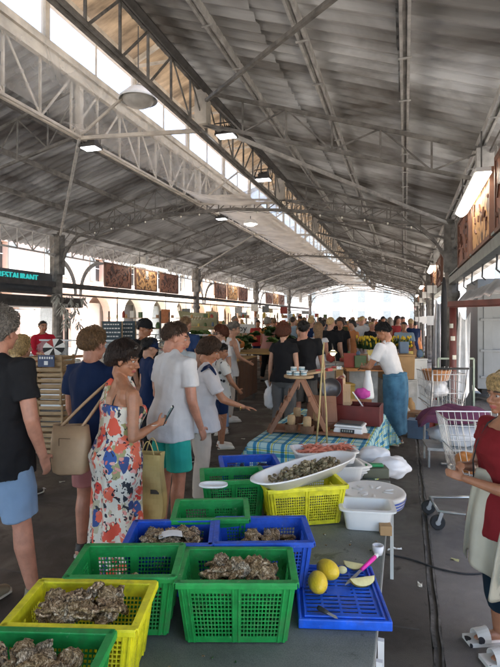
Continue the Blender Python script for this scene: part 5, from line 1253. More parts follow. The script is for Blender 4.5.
def limb(q,P,R,n=12,ends=True):
    "rounded tapered limb through points"
    pts=[];rs=[]
    for i in range(len(P)-1):
        a,b=V(P[i]),V(P[i+1])
        for k in range(4):
            t=k/4; pts.append(a.lerp(b,t)); rs.append(R[i]*(1-t)+R[i+1]*t)
    pts.append(V(P[-1])); rs.append(R[-1])
    # soften the joint corners
    for _ in range(2): pts=[pts[0]]+[(pts[i-1]+pts[i]*2+pts[i+1])/4 for i in range(1,len(pts)-1)]+[pts[-1]]
    if ends:
        d0=(pts[0]-pts[1]).normalized(); d1=(pts[-1]-pts[-2]).normalized()
        pts=[pts[0]+d0*rs[0]*.85,pts[0]+d0*rs[0]*.5]+pts+[pts[-1]+d1*rs[-1]*.5,pts[-1]+d1*rs[-1]*.85]; rs=[rs[0]*.4,rs[0]*.85]+rs+[rs[-1]*.85,rs[-1]*.4]
    q.tube(pts,rs,n)
def ringloft(q,rings,n=20,T=None,p=2.3):
    vs=[]
    for cx_,cy_,z,rx,ry in rings:
        for j in range(n):
            a=2*PI*j/n; ca,sa=math.cos(a),math.sin(a)
            v=V((cx_+rx*math.copysign(abs(ca)**(2/p),ca),cy_+ry*math.copysign(abs(sa)**(2/p),sa),z)); vs.append(T(v) if T else v)
    k=len(rings); q.add(vs,[(i*n+j,i*n+(j+1)%n,(i+1)*n+(j+1)%n,(i+1)*n+j) for i in range(k-1) for j in range(n)]+[tuple(range(n-1,-1,-1)),tuple((k-1)*n+j for j in range(n))])
def hand(q,wr,d,palm,side,curl=.35,s=1.0,point=False):
    "wr wrist, d direction of the fingers, palm normal, side: +1 thumb along d x palm"
    d=V(d).normalized(); pn=V(palm); pn=(pn-d*pn.dot(d)).normalized(); w=d.cross(pn)*side
    wr=V(wr)
    for t,r in ((0,0),): pass
    for k in (-1.1,-.35,.35,1.1):
        q.tube([wr+w*.010*k*s,wr+d*.03*s+w*.017*k*s,wr+d*.088*s+w*.020*k*s],[.013*s,.0145*s,.0115*s],8)
    for k,L_ in ((1.5,.066),(.5,.075),(-.5,.070),(-1.5,.056)):
        b=wr+d*.085*s+w*.0145*k*s; c=curl*(1+.25*(1.5-k)*.3)
        if point and k==1.5: c=.05
        pts=[b]; dd=d.copy(); 
        for j,f in enumerate((.45,.30,.25)):
            M_=Matrix.Rotation(-(c*(.7+j*.35)),3,w*side*1.0) if False else None
            dd=(dd*math.cos(c*(.6+.3*j))+pn*math.sin(c*(.6+.3*j))).normalized()
            pts.append(pts[-1]+dd*L_*f*s*1.15)
        limb(q,pts,[.0098*s,.0092*s,.0084*s,.0068*s],8)
    b=wr+d*.022*s+w*.026*s; t1=b+(d*.6+w*.75+pn*.2).normalized()*.042*s; t2=t1+(d*.9+w*.25+pn*.35).normalized()*.034*s
    limb(q,[b-w*.01*s,t1,t2],[.014*s,.0115*s,.0085*s],8)
HC=V((0,-.012,.022)); HR=V((.078,.098,.092))
STY={'short':dict(b=-.86,s=.0,f=.52,t=.012),'shortthick':dict(b=-.90,s=-.02,f=.47,t=.019),'bob':dict(b=-.95,s=-.62,f=.42,t=.026),'curly':dict(b=-.92,s=-.22,f=.42,t=.034),'pixie':dict(b=-1.0,s=-.36,f=.38,t=.028),'long':dict(b=-1.2,s=-.9,f=.45,t=.022),'bun':dict(b=-.85,s=-.25,f=.45,t=.014)}
def hair_thr(st,y):
    return st['b']+(st['s']-st['b'])*smoothst((y+1)/1.0) if y<0 else st['s']+(st['f']-st['s'])*smoothst(y/.75)
def make_hair(style,M,parent,m,strands=0,S=1,seed=1,small=False):
    st=STY[style]; q=MB(); n,mm=(40,30) if not small else (14,10)
    low=1.0
    def surf(d,lift=0):
        k=smoothst((d.z-hair_thr(st,d.y)-.16*noise.noise(V((d.x*5+seed,d.y*5,d.z*2))))*5); base=Vector((HR.x*d.x,HR.y*d.y,HR.z*d.z))
        if d.z<0 and style in('bob','pixie','long','curly'): base*= (1+ (-d.z)*(.35 if style in('bob','long') else .15)*k); 
        L_=base.length; th=st['t']*min(1,.12+max(0,d.z-hair_thr(st,d.y))*(1.5 if style in('short','shortthick') else 2.2))*1.25*(.75+.5*max(0,d.z)*.5+ (.3 if d.y<0 else 0))
        wob=.5*noise.noise(d*2.2+V((seed,0,0)))+ (.55*noise.noise(d*6+V((seed,2,0))) if style=='curly' else .18*noise.noise(V((d.x*9,d.y*9,d.z*3))))
        r=L_*(.90+.09*k)+th*k*(1+.45*wob)+lift
        return HC+base.normalized()*r
    vs=[]
    for i in range(mm+1):
        t=PI*(i+(.03 if i==0 else -.03 if i==mm else 0))/mm
        for j in range(n):
            a=2*PI*j/n; d=V((math.sin(t)*math.cos(a),math.sin(t)*math.sin(a),math.cos(t))); vs.append(M@(surf(d)*S))
    q.add(vs,[(i*n+j,(i+1)*n+j,(i+1)*n+(j+1)%n,i*n+(j+1)%n) for i in range(mm) for j in range(n)]+[tuple(range(n)),tuple(mm*n+j for j in range(n-1,-1,-1))])
    if style=='long':
        ringloft(q,[(0,-.06,.06,.07,.05),(0,-.075,-.04,.085,.055),(0,-.085,-.14,.08,.045),(0,-.08,-.24,.06,.03),(0,-.075,-.30,.03,.015)],14,lambda v:M@(v*S))
    if style=='bun': q.ell(M@(V((0,-.105,.05))*S),(.035*S,.03*S,.035*S),12,8)
    rr=random.Random(seed+50)
    L0={'short':.022,'shortthick':.035,'bob':.06,'curly':.035,'pixie':.055,'long':.09,'bun':.05}[style]
    crown=V((.1,-.45,.88)).normalized(); made=0; tries=0
    while made<strands and tries<strands*6:
        tries+=1; z=rr.uniform(-1,1); a=rr.uniform(0,2*PI); r=math.sqrt(1-z*z); d=V((r*math.cos(a),r*math.sin(a),z))
        if d.z-hair_thr(st,d.y)<.03: continue
        made+=1; flow=(d-crown); flow=(flow-d*flow.dot(d)); 
        if flow.length<.01: flow=V((0,0,-1))
        flow.normalize()
        if style in('bob','pixie','long'): flow=(flow+V((0,0,-.6))); flow=(flow-d*flow.dot(d)).normalized()
        if style=='curly': flow=(flow*.3+V((rr.gauss(0,1),rr.gauss(0,1),rr.gauss(0,1)))); flow=(flow-d*flow.dot(d)).normalized()
        flow=(flow+V((rr.gauss(0,.25),rr.gauss(0,.25),rr.gauss(0,.25)))).normalized()
        Ls=L0*rr.uniform(.6,1.3); pts=[]; dd=d.copy(); w0=rr.uniform(.0010,.0022)*(1.5 if style!='short' else 1.1)
        for k in range(4):
            t=k/3; d2=(d+flow*(Ls*t/.1)).normalized(); pts.append(M@(surf(d2,.001+.006*math.sin(PI*t)+(.018*t*rr.random() if style in('short','curly','shortthick') else .012*t*rr.random()))*S))
        q.tube(pts,[w0*S,w0*S,w0*.8*S,w0*.2*S],3,cap=False)
    o=q.build('hair',m,parent,smooth=True); return o
def person(label,loc,yaw,H=1.75,skin=None,female=False,lean=0,side=0,head=(0,0,0),aR=None,aL=None,lR=None,lL=None,wid=1.0,hair='short',hairc=None,strands=500,vox=.0075,top=None,bottom=None,hands=(.35,.35),hd=(None,None),palm=(None,None),group=None,shoes=None,dress=None,extra=None,face=True,small=False,belly=0,point=(0,0),seed=1):
    S=H/1.75; skin=skin or skinm; hairc=hairc or hairm('brown',(.06,.035,.02))
    root=empty('person',loc,rad(yaw),label,'person',group)
    PV=V((0,0,.95))
    Rl=Matrix.Rotation(-lean,3,'X')@Matrix.Rotation(side,3,'Y')
    def T(p):     # bend of the trunk
        p=V(p); k=smoothst((p.z-.85)/.35); 
        if k<=0: return p*S
        Rk=Matrix.Rotation(-lean*k,3,'X')@Matrix.Rotation(side*k,3,'Y'); return (PV+Rk@(p-PV))*S
    W=wid; F=female
    if F: TR=[(0,0,.80,.085,.075),(0,-.005,.86,.165*W,.115),(0,-.015,.93,.175*W,.125*W),(0,-.005,1.0,.155*W,.108*W),(0,.0,1.08,.125*W,.092*W),(0,.005,1.18,.130*W,.10*W),(0,.015,1.27,.148*W,.118*W),(0,.005,1.36,.150*W,.10*W),(0,-.01,1.43,.135*W,.075),(0,-.018,1.475,.065,.055)]
    else: TR=[(0,0,.80,.085,.08),(0,-.005,.86,.155*W,.112),(0,-.01,.94,.160*W,.118*W),(0,.0+belly*.4,1.02,.152*W,.112*W+belly),(0,.005+belly*.5,1.12,.150*W,.110*W+belly),(0,.01,1.22,.165*W,.118*W),(0,.01,1.31,.178*W,.118*W),(0,.0,1.39,.172*W,.098*W),(0,-.012,1.445,.145*W,.072),(0,-.018,1.485,.07,.058)]
    sh=.165*W if F else .192*W; shz=1.40 if F else 1.415
    SHR,SHL=T((sh,0,shz)),T((-sh,0,shz))
    def arm(a,sg):
        if a is None: a=((sg*(sh+.045),-.02,1.12),(sg*(sh+.05),.05,.88))
        return [V(p)*S for p in a]
    AR,AL=arm(aR,1),arm(aL,-1)
    hr=.095
    lR=lR or ((.10,.015,.50),(.10,-.02,.085)); lL=lL or ((-.10,.015,.50),(-.10,-.02,.085))
    LR=[V((hr,0,.88))*S]+[V(p)*S for p in lR]; LL=[V((-hr,0,.88))*S]+[V(p)*S for p in lL]
    af=.86 if F else 1.0
    # head frame
    NB=T((0,-.018,1.47)); yawh,pit,rol=head
    Rh=Matrix.Rotation(yawh,3,'Z')@Matrix.Rotation(-pit,3,'X')@Matrix.Rotation(rol,3,'Y')
    fw=V((0,1,0)); tl=Rl@V((0,0,1)); up=(tl*.5+V((0,0,.5))).normalized()
    HCn=NB+(up*.152+V((0,.022,0)))*S
    Mh=Matrix.Translation(HCn)@Rh.to_4x4()
    q=MB()
    h=lambda v:Mh@(V(v)*S)
    Rh3=Rh
    q.ell(h((0,-.012,.022)),(.076*S,.096*S,.090*S),24,16,Rh3)
    q.ell(h((0,.022,-.035)),(.060*S,.066*S,.074*S),20,14,Rh3)
    q.tube([h((0,-.028,-.05)),h((0,-.035,-.10)),(NB+V((0,0,.01))),NB-V((0,0,.05))],[(.052 if F else .058)*S,(.046 if F else .054)*S,(.050 if F else .058)*S,.070*S],14)
    trap=[[NB+V((s_*.012,-.012,.035))*S,NB.lerp(T((s_*sh,-.01,shz)),.5)+V((0,-.006,-.004))*S,T((s_*sh*.9,-.01,shz-.004))] for s_ in (-1,1)]
    for tp in trap: limb(q,tp,[.030*S,.034*S,.036*S],10)
    if face:
        q.ell(h((0,.062,-.090)),(.024*S,.022*S,.018*S),12,8,Rh3)
        q.tube([h((0,.080,.018)),h((0,.098,-.005)),h((0,.112,-.028)),h((0,.092,-.036))],[.007*S,.0095*S,.0125*S,.009*S],8)
        for s_ in (-1,1):
            q.ell(h((s_*.013,.094,-.031)),(.009*S,.010*S,.008*S),8,6); q.ell(h((s_*.036,.062,-.030)),(.024*S,.024*S,.022*S),10,8)
            q.tube([h((s_*.008,.082,.030)),h((s_*.032,.084,.034)),h((s_*.056,.066,.026))],[.009*S,.009*S,.006*S],8)
            q.ell(h((s_*.077,-.008,-.008)),(.009*S,.019*S,.032*S),10,8,Rh3@Matrix.Rotation(s_*.35,3,'Z'))
        q.tube([h((-.025,.078,-.058)),h((-.010,.089,-.055)),h((0,.0905,-.0555)),h((.010,.089,-.055)),h((.025,.078,-.058))],[.003*S,.0065*S,.006*S,.0065*S,.003*S],8)
        q.tube([h((-.020,.079,-.068)),h((0,.088,-.0685)),h((.020,.079,-.068))],[.003*S,.0075*S,.003*S],8)
    ringloft(q,[(a,b,z,rx*.965,ry*.965) for a,b,z,rx,ry in TR],20,T)
    for s_ in (-1,1): q.ell(T((s_*sh*.52,-.028,1.365)),(.085*S,.058*S,.085*S),12,8)
    if F: 
        for s_ in (-1,1): q.ell(T((s_*.068,.088,1.265)),(.058*S,.052*S,.058*S),12,8)
    for sg,SH,A in ((1,SHR,AR),(-1,SHL,AL)):
        limb(q,[T((sg*sh*.55,-.005,shz+.015)),SH,A[0],A[1]],[.05*S*af,.056*S*af,.041*S*af,.028*S*af],12)
        limb(q,[SH,SH.lerp(A[0],.4),A[0]],[.05*S*af,.051*S*af,.040*S*af],10); limb(q,[A[0],A[0].lerp(A[1],.3),A[1]],[.038*S*af,.041*S*af,.026*S*af],10)
        i=0 if sg==1 else 1
        fd=hd[i] or (A[1]-A[0]); pm=palm[i] or V((-sg,0,0)); fd=V(fd).normalized(); pmv=V(pm); pmv=(pmv-fd*pmv.dot(fd)).normalized()
        # thumb points forward for a hanging hand
        w_=fd.cross(pmv); sd_=1 if w_.dot(V((0,1,.6)))>0 else -1
        if not small: hand(q,A[1],fd,pmv,sd_,hands[i],S*af*.98,point[i])
        else: q.ell(A[1]+fd*.07*S,(.035*S,.03*S,.06*S),8,6)
    for L_ in (LR,LL):
        limb(q,[L_[0],L_[1],L_[2]],[.088*S*W,.056*S,.036*S],14,True); limb(q,[L_[1],L_[1].lerp(L_[2],.32)-V((0,.012*S,0)),L_[2]],[.05*S,.058*S,.035*S],12)
        a=L_[2]; limb(q,[a+V((0,-.03,-.045))*S,a+V((0,.06,-.045))*S,a+V((0,.15,-.06))*S],[.034*S,.034*S,.022*S],10)
    me=remesh(q,vox*(1 if not small else 2.2)*S,'body',3)
    o=meobj('body',me,[skin,lipm,browm],root)
    if face and not small:
        Mi=Mh.inverted()
        for p in me.polygons:
            c=Mi@p.center; c=c/S
            if abs(c.x)<.026 and c.y>.070 and -.074<c.z<-.050 and (abs(c.z+.062)<.012-.3*abs(c.x)*.5): p.material_index=1
            elif .012<abs(c.x)<.055 and c.y>.055 and .030<c.z<.040-.08*max(0,abs(c.x)-.035): p.material_index=2
        for s_ in (-1,1):
            e_=MB(); e_.ell(h((s_*.031,.0715,.008)),(.0120*S,.0115*S,.0085*S),12,8); e_.cur=1; e_.ell(h((s_*.0315,.0800,.008)),(.0056*S,.0040*S,.0052*S),8,6); e_.build('eye',[eyew,eyed],root,smooth=True)
    make_hair(hair,Mh,root,hairc,0 if small else strands,S,seed,small)
    def wr(amp,fx=7,fz=3,sd=0,vert=True):
        def f(co,n):
            a=noise.noise(V((co.x*fx,co.y*fx,co.z*fz+sd)))*amp+noise.noise(V((co.x*fx*2.3,co.y*fx*2.3,co.z*fz*2.5+sd+9)))*amp*.5
            b=abs(noise.noise(V((co.x*4+sd,co.y*4,co.z*9))))*amp*.6
            return co+n*(a-b)
        return f
    vc=.011*S if not small else .022*S
    if top:   # dict(m, hem, t, sleeve, neck)
        q=MB(); t=top.get('t',.016); hem=top.get('hem',.86); fl=top.get('flare',0)
        rings=[]; hip_=max(TR[:4],key=lambda r:r[3])
        for a,b_,z,rx,ry in TR:
            if z<hem-.001: continue
            if z<.93: rx,ry=hip_[3],hip_[4]
            if z>1.46: rx,ry,z=rx*.95,ry*.95,z-.012
            k=max(0,(1.15-z))*fl+(0 if top.get('tuck') else .024*smoothst((1.12-z)/.15)); rings.append((a,b_,z,max(rx,.15*W if z<1.3 else 0)+t+k,ry+t+k))
        r0=rings[0]; rings=[(r0[0],r0[1],hem,r0[3]+.002,r0[4]+.002)]+[r for r in rings if r[2]>hem+.01]
        if top.get('neckz'): rings=[r for r in rings if r[2]<=top['neckz']]
        ringloft(q,rings,24,T)
        sl_=top.get('sleeve',.55)
        if sl_>0:
            for sg,SH,A in ((1,SHR,AR),(-1,SHL,AL)):
                a0=T((sg*sh*.5,-.005,shz+.01))
                if sl_<=1: e1=SH.lerp(A[0],sl_); q.tube([a0,SH+V((0,0,.006)),SH.lerp(e1,.5),e1],[.058*S*af,(.060*af+.014)*S,(.060*af+.014)*S,(.060*af+.016+.0)*S],14)
                else: limb(q,[a0,SH,A[0],A[0].lerp(A[1],min(.95,sl_-1))],[.06*S*af,.07*S*af,.056*S*af,.045*S*af],12)
        if not top.get('neckz') and sl_>.12:
            for s_ in (-1,1): q.ell(T((s_*sh*.52,-.030,1.36)),((.085+t)*S,(.058+t)*S,(.085+t)*S),12,8)
            for tp in trap: limb(q,[tp[0].lerp(tp[1],.25)-V((0,0,.006)),tp[1],tp[2]],[(.030+t*.6)*S,(.033+t*.75)*S,(.036+t)*S],10)
        if top.get('collar'):
            q.tube([T((0.06*math.cos(a)*1.1,-.018+.062*math.sin(a)*1.05,1.480+.010*math.sin(-a))) for a in [2*PI*k/16 for k in range(17)]],.014*S,8)
        if F and not top.get('neckz'):
            for s_ in (-1,1): q.ell(T((s_*.068,.092,1.262)),(.064*S,.056*S,.064*S),12,8)
        me=remesh(q,vc,'shirt',2,wr(.017 if not small else .008,7,3.6,seed)); meobj(top.get('name','shirt'),me,top['m'],root)
    if bottom:  # dict(m, length 0..2 (1=knee,2=ankle), t)
        q=MB(); t=bottom.get('t',.014); Ln=bottom.get('length',.9)
        ringloft(q,[(a,b_,z,rx+t,ry+t) for a,b_,z,rx,ry in TR if z<.97],22,T)
        for L_ in (LR,LL):
            fl=bottom.get('flare',.0)
            if Ln<=1: e1=L_[0].lerp(L_[1],Ln); q.tube([L_[0]+V((0,0,.03)),L_[0].lerp(e1,.5),e1],[(.080*W+t)*S,(.080*W+t+fl*.5)*S,(.068*W+t+fl)*S],14)
            else:
                e1=L_[1].lerp(L_[2],min(1,Ln-1)); q.tube([L_[0]+V((0,0,.03)),L_[0].lerp(L_[1],.5),L_[1],L_[1].lerp(e1,.5),e1],[(.080*W+t)*S,(.078*W+t)*S,(.064+t)*S,(.060+t+fl*.5)*S,(.048+t+fl)*S],14)
        me=remesh(q,vc,'trousers',2,wr(.013,7,4,seed+3)); meobj(bottom.get('name','trousers'),me,bottom['m'],root)
    if shoes:
        for L_ in (LR,LL):
            a=L_[2]; q=MB(); g=.0
            q.tube([V((a.x,a.y-.055*S,.045*S)),V((a.x,a.y-.03*S,.05*S)),V((a.x,a.y+.04*S,.052*S)),V((a.x,a.y+.12*S,.04*S)),V((a.x,a.y+.185*S,.034*S)),V((a.x,a.y+.21*S,.03*S))],[(.02*S,.02*S),(.040*S,.043*S),(.042*S,.045*S),(.047*S,.036*S),(.042*S,.028*S),(.015*S,.012*S)],14)
            q.tube([V((a.x,a.y-.005*S,.05*S)),V((a.x,a.y-.005*S,.10*S))],[.044*S,.043*S],12)
            me=remesh(q,.009*S if not small else .02,'shoe',2); s_=meobj('shoe',me,shoes,root)
            if not small:
                q=MB(); q.tube([V((a.x,a.y-.068*S,.012*S)),V((a.x,a.y-.04*S,.012*S)),V((a.x,a.y+.05*S,.012*S)),V((a.x,a.y+.13*S,.012*S)),V((a.x,a.y+.20*S,.014*S)),V((a.x,a.y+.222*S,.016*S))],[(.02*S,.012*S),(.042*S,.012*S),(.043*S,.012*S),(.05*S,.012*S),(.042*S,.012*S),(.012*S,.010*S)],12); so_=q.build('sole',mat('sole_pale',(.5,.48,.42),rough=.7)); so_.parent=s_
    return dict(root=root,T=T,h=h,Mh=Mh,S=S,SHR=SHR,SHL=SHL,AR=AR,AL=AL,LR=LR,LL=LL,TR=TR,W=W,Rh=Rh)
def wpos(P,v):
    r=P['root']; return Matrix.Translation(r.location)@Matrix.Rotation(r.rotation_euler.z,4,'Z')@V(v)
grey=hairm('grey',(.17,.15,.13)); brn=hairm('brown',(.055,.030,.018)); dbr=hairm('dark_brown',(.022,.012,.009)); blkh=hairm('black',(.008,.007,.007)); fair=hairm('fair_brown',(.15,.085,.04)); red=hairm('auburn',(.10,.028,.012)); blond=hairm('blond',(.40,.27,.12))
black=cloth('black',(.012,.012,.014)); navy=cloth('navy',(.008,.022,.075)); wht=cloth('white',(.66,.66,.68)); aqua=cloth('aqua',(.03,.42,.34)); pblue=cloth('pale_blue',(.20,.29,.42)); pinks=cloth('pink',(.40,.17,.16)); beige=cloth('beige',(.52,.46,.40)); whtb=cloth('white_blouse',(.58,.57,.60)); redc=cloth('red',(.20,.014,.018)); sage=cloth('sage_linen',(.50,.47,.37)); denim=mat('denim_apron',(.035,.13,.24),rough=.85,var=.3,scale=7,bump=.2,bscale=260,col2=(.07,.21,.34))
shoeg=mat('olive_canvas',(.22,.19,.13),rough=.8); shoew=mat('white_trainer',(.68,.67,.64),rough=.6); shoed=mat('dark_shoe',(.03,.025,.02),rough=.5)
# 1 man in black
p=at(1,604); P1=person('grey curly haired man in black tee and pale blue shorts at the left edge',(p.x,p.y,0),-12,1.82,skin=skinr,hair='curly',hairc=grey,strands=1200,top=dict(m=black,hem=.78,sleeve=.62,t=.022),bottom=dict(m=pblue,length=.92,t=.02,flare=.012,name='shorts'),shoes=shoeg,head=(.25,-.05,0),wid=1.06,aR=((.27,.0,1.13),(.245,.10,.90)),lR=((.12,.05,.50),(.16,.10,.085)),lL=((-.10,-.04,.50),(-.08,-.10,.085)),seed=3,belly=.02)
# 2 man in navy polo
p=at(94,556); P2=person('fair haired man in navy polo and pink shorts seen from behind',(p.x,p.y,0),-4,1.70,skin=skinr,hair='shortthick',hairc=fair,strands=1200,top=dict(m=navy,hem=.85,sleeve=.6,t=.02,collar=True),bottom=dict(m=pinks,length=.90,t=.016,flare=.012,name='shorts'),shoes=shoed,wid=1.05,head=(-.1,.12,0),aR=((.25,.08,1.14),(.16,.27,1.04)),aL=((-.25,.03,1.12),(-.235,.14,.90)),seed=5)
# 3 woman in the floral dress
flo=mat('floral_print',(.8,.78,.7),rough=.7); N,L,b=nodes(flo)
for n in [n for n in N if n.type in('VALTORGB','TEX_NOISE')]: N.remove(n)
mp=[n for n in N if n.type=='MAPPING'][0]
def dist(sc_,amt):
    nz=N.new('ShaderNodeTexNoise'); nz.inputs['Scale'].default_value=sc_; nz.inputs['Detail'].default_value=3; L.new(mp.outputs[0],nz.inputs[0])
    sb=N.new('ShaderNodeVectorMath'); sb.operation='SUBTRACT'; sb.inputs[1].default_value=(.5,.5,.5); L.new(nz.outputs['Color'],sb.inputs[0])
    s2=N.new('ShaderNodeVectorMath'); s2.operation='SCALE'; s2.inputs['Scale'].default_value=amt; L.new(sb.outputs[0],s2.inputs[0])
    ad=N.new('ShaderNodeVectorMath'); ad.operation='ADD'; L.new(mp.outputs[0],ad.inputs[0]); L.new(s2.outputs[0],ad.inputs[1]); return ad
def layer(prev,col,scale,thr,seed,damt=.12,dsc=9,stretch=(1,1,1),soft=.01,col2=None,feature='F1'):
    ad=dist(dsc,damt); m3=N.new('ShaderNodeMapping'); m3.inputs['Location'].default_value=(seed*3.1,seed*1.7,seed); m3.inputs['Scale'].default_value=stretch; m3.inputs['Rotation'].default_value=(seed*.7,seed*.4,seed*.9); L.new(ad.outputs[0],m3.inputs[0])
    v=N.new('ShaderNodeTexVoronoi'); v.inputs['Scale'].default_value=scale; v.feature=feature; L.new(m3.outputs[0],v.inputs[0])
    r=N.new('ShaderNodeMapRange'); r.inputs[1].default_value=thr; r.inputs[2].default_value=thr+soft; r.inputs[3].default_value=1; r.inputs[4].default_value=0; L.new(v.outputs['Distance'],r.inputs[0])
    mx=N.new('ShaderNodeMixRGB'); L.new(r.outputs[0],mx.inputs[0]); L.new(prev,mx.inputs[1])
    if col2:
        m4=N.new('ShaderNodeMixRGB'); m4.inputs[1].default_value=(*col,1); m4.inputs[2].default_value=(*col2,1)
        sp_=N.new('ShaderNodeSeparateXYZ'); L.new(v.outputs['Color'],sp_.inputs[0]); L.new(sp_.outputs[0],m4.inputs[0]); L.new(m4.outputs[0],mx.inputs[2])
    else: mx.inputs[2].default_value=(*col,1)
    return mx.outputs[0]
bc=N.new('ShaderNodeRGB'); bc.outputs[0].default_value=(.68,.64,.55,1)
o_=layer(bc.outputs[0],(.30,.29,.10),9,.38,1,.12,10,(1,1,.4),col2=(.5,.46,.33))
o_=layer(o_,(.70,.67,.58),26,.22,7,.10,12,(1.6,1.6,.3))
o_=layer(o_,(.025,.03,.04),10,.30,2,.2,11,(1.5,1.5,.32))
o_=layer(o_,(.03,.10,.34),8.5,.34,3,.14,8,(1,1,.5),col2=(.04,.04,.10))
o_=layer(o_,(.62,.04,.03),9,.42,4,.14,9,(1,1,.8),col2=(.78,.18,.09))
o_=layer(o_,(.74,.40,.36),21,.30,5,.10,11,col2=(.62,.10,.06))
o_=layer(o_,(.02,.02,.03),14,.20,6,.22,9,(1.9,1.9,.22))
o_=layer(o_,(.75,.68,.5),26,.17,8,.1,9,(1,1,.5))
L.new(o_,b.inputs['Base Color'])
p=at(117,583); PW=person('woman in a floral halter dress looking right with sunglasses on her head',(p.x,p.y,0),-38,1.61,skin=skint,female=True,hair='pixie',hairc=dbr,strands=2200,vox=.006,head=(-.75,.20,-.05),lean=.10,wid=1.24,
 aR=((.25,.02,1.10),(.21,.22,1.17)),aL=((-.215,.0,1.12),(-.19,.13,.90)),hands=(1.0,.9),hd=((-.15,1,.25),None),palm=((-1,0,.1),None),shoes=None,top=None,seed=9)
def dress_of(P,m,hem=.12,bust=1.31,name='dress',flare=1):
    q=MB(); T=P['T']; S=P['S']; W=P['W']
    R=[(0,.0,hem,.23*flare,.19*flare),(0,0,.35,.215*flare,.18*flare),(0,0,.6,.205*flare,.165),(0,-.005,.80,.198*W,.152),(0,-.012,.93,.192*W,.145*W),(0,-.005,1.02,.168*W,.122*W),(0,0,1.09,.142*W,.108*W),(0,.005,1.18,.144*W,.114*W),(0,.015,1.27,.160*W,.132*W),(0,.008,bust,.158*W,.122*W)]
    ringloft(q,R,28,T); 
    for s_ in (-1,1): q.ell(T((s_*.068,.094,1.262)),(.064*S,.056*S,.064*S),12,8)
    return q
q=dress_of(PW,flo); T=PW['T']
# one shouldered halter: cloth rises over the left shoulder to the neck, the right shoulder blade stays bare
for a,b_,w0 in (((-.10,-.098,1.28),(-.085,-.07,1.46),.05),((-.06,-.105,1.27),(-.075,-.06,1.48),.045),((-.06,.10,1.30),(-.07,.03,1.48),.045),((.03,.11,1.30),(-.03,.055,1.47),.045),((-.12,-.02,1.33),(-.10,-.01,1.455),.05),((.0,-.108,1.25),(-.06,-.085,1.42),.04)):
    q.tube([T(a),T(V(a).lerp(V(b_),.5)+V((0,-.008 if a[1]<0 else .008,0))),T(b_)],[w0*.55,w0*.5,w0*.45],10)
def dw(co,n):
    k=max(0,min(1,(1.0-co.z)/.8)); a=math.atan2(co.y,co.x); return co+n*(.020*k*math.sin(a*9+2*math.sin(co.z*3))+.006*noise.noise(co*11))
me=remesh(q,.010,'dress',2,dw); meobj('dress',me,flo,PW['root'])
q=MB(); q.tube([T((.095,-.112,1.25)),T((.105,-.105,1.34)),T((.10,-.06,1.435)),T((.09,0,1.46))],.0045,6); q.build('bra_strap',rub,PW['root'],smooth=True)
h=PW['h']
q=MB()
for s_ in (-1,1):
    q.tube([h((s_*.095,-.03,.045)),h((s_*.09,.04,.085)),h((s_*.07,.068,.098))],.003,5); 
    q.ell(h((s_*.036,.072,.108)),(.030,.012,.021),12,8,PW['Rh'])
q.tube([h((-.01,.082,.108)),h((.01,.082,.108))],.003,5); q.build('sunglasses',mat('dark_lens',(.02,.015,.012),rough=.12),PW['root'],smooth=True)
q=MB(); A=PW['AR'][1]; q.lathe([(.030,-.003),(.033,0),(.030,.003)],A-V((0,.03,0)),20); q.build('bracelet',mat('silver',(.7,.68,.62),rough=.25,metal=.9),PW['root'],smooth=True)
q=MB()
for L_ in (PW['LR'],PW['LL']): q.box((L_[2].x,L_[2].y+.05,.016),(.085,.25,.022)); q.tube([L_[2]+V((-.04,.07,-.06)),L_[2]+V((0,.07,-.01)),L_[2]+V((.04,.07,-.06))],.009,6)
q.build('sandals',shoed,PW['root'])
# phone in her hand
w_=wpos(PW,PW['AR'][1]+V((-.02,.09,.045))); e=empty('smartphone',w_,0,'dark phone with a glinting screen held up by the woman in the floral dress','phone'); e.rotation_euler=(rad(60),0,rad(-60))
q=MB(); q.box((0,0,0),(.072,.145,.009)); q.build('case',rub,e,bevel=.006); q=MB(); q.box((0,0,.0056),(.064,.13,.001)); q.build('screen',mat('phone_screen',(.05,.25,.3),rough=.05),e)
# tan tote bag hanging from her left shoulder (seen left of her)
def tote(c,rz,w_,h_,d_,m,label,name,strap_to,sw=.012,mat2=None):
    e=empty(name,c,rz,label,'bag'); q=MB(); n=28
    def ring(z,k,kd): 
        return [V((math.copysign(abs(math.cos(2*PI*j/n))**.45,math.cos(2*PI*j/n))*w_/2*k,math.copysign(abs(math.sin(2*PI*j/n))**.6,math.sin(2*PI*j/n))*d_/2*kd,z)) for j in range(n)]
    R_=[ring(0,.70,.7),ring(.015,.88,.95),ring(h_*.3,.98,1.05),ring(h_*.65,1,.9),ring(h_,.93,.55),ring(h_-.004,.90,.48),ring(h_*.5,.9,.6)]
    vs=[v+V((0,0,.004*math.sin(v.x*30))) for r in R_ for v in r]
    q.add(vs,[(i*n+j,i*n+(j+1)%n,(i+1)*n+(j+1)%n,(i+1)*n+j) for i in range(6) for j in range(n)]+[tuple(range(n-1,-1,-1))])
    q.build('body',m,e,smooth=True)
    Mi=(Matrix.Translation(c)@Matrix.Rotation(rz,4,'Z')).inverted(); t_=Mi@V(strap_to)
    for s_ in (-1,1):
        q=MB(); a=V((s_*w_*.28,s_*.0-.02,h_*.92)); b_=t_+V((s_*.012,0,0)); 
        pp=bez(a,a.lerp(b_,.5)+V((s_*.02,-.01,0)),b_,10); q.tube(pp,[(sw*.35,sw)]*len(pp),6); q.build('strap',mat2 or m,e,smooth=True)
    return e
leath=mat('tan_leather',(.52,.35,.21),rough=.5,var=.12,scale=6,bump=.1); 
sL=wpos(PW,PW['SHL']+V((0,0,.055)))
tc_=atd(71,3.42,.0); et=tote((tc_.x,tc_.y,.72),rad(8),.27,.33,.14,leath,'tan leather shoulder bag hanging behind the woman in the floral dress','shoulder_bag',(sL.x,sL.y-.02,sL.z),.02)
q=MB()
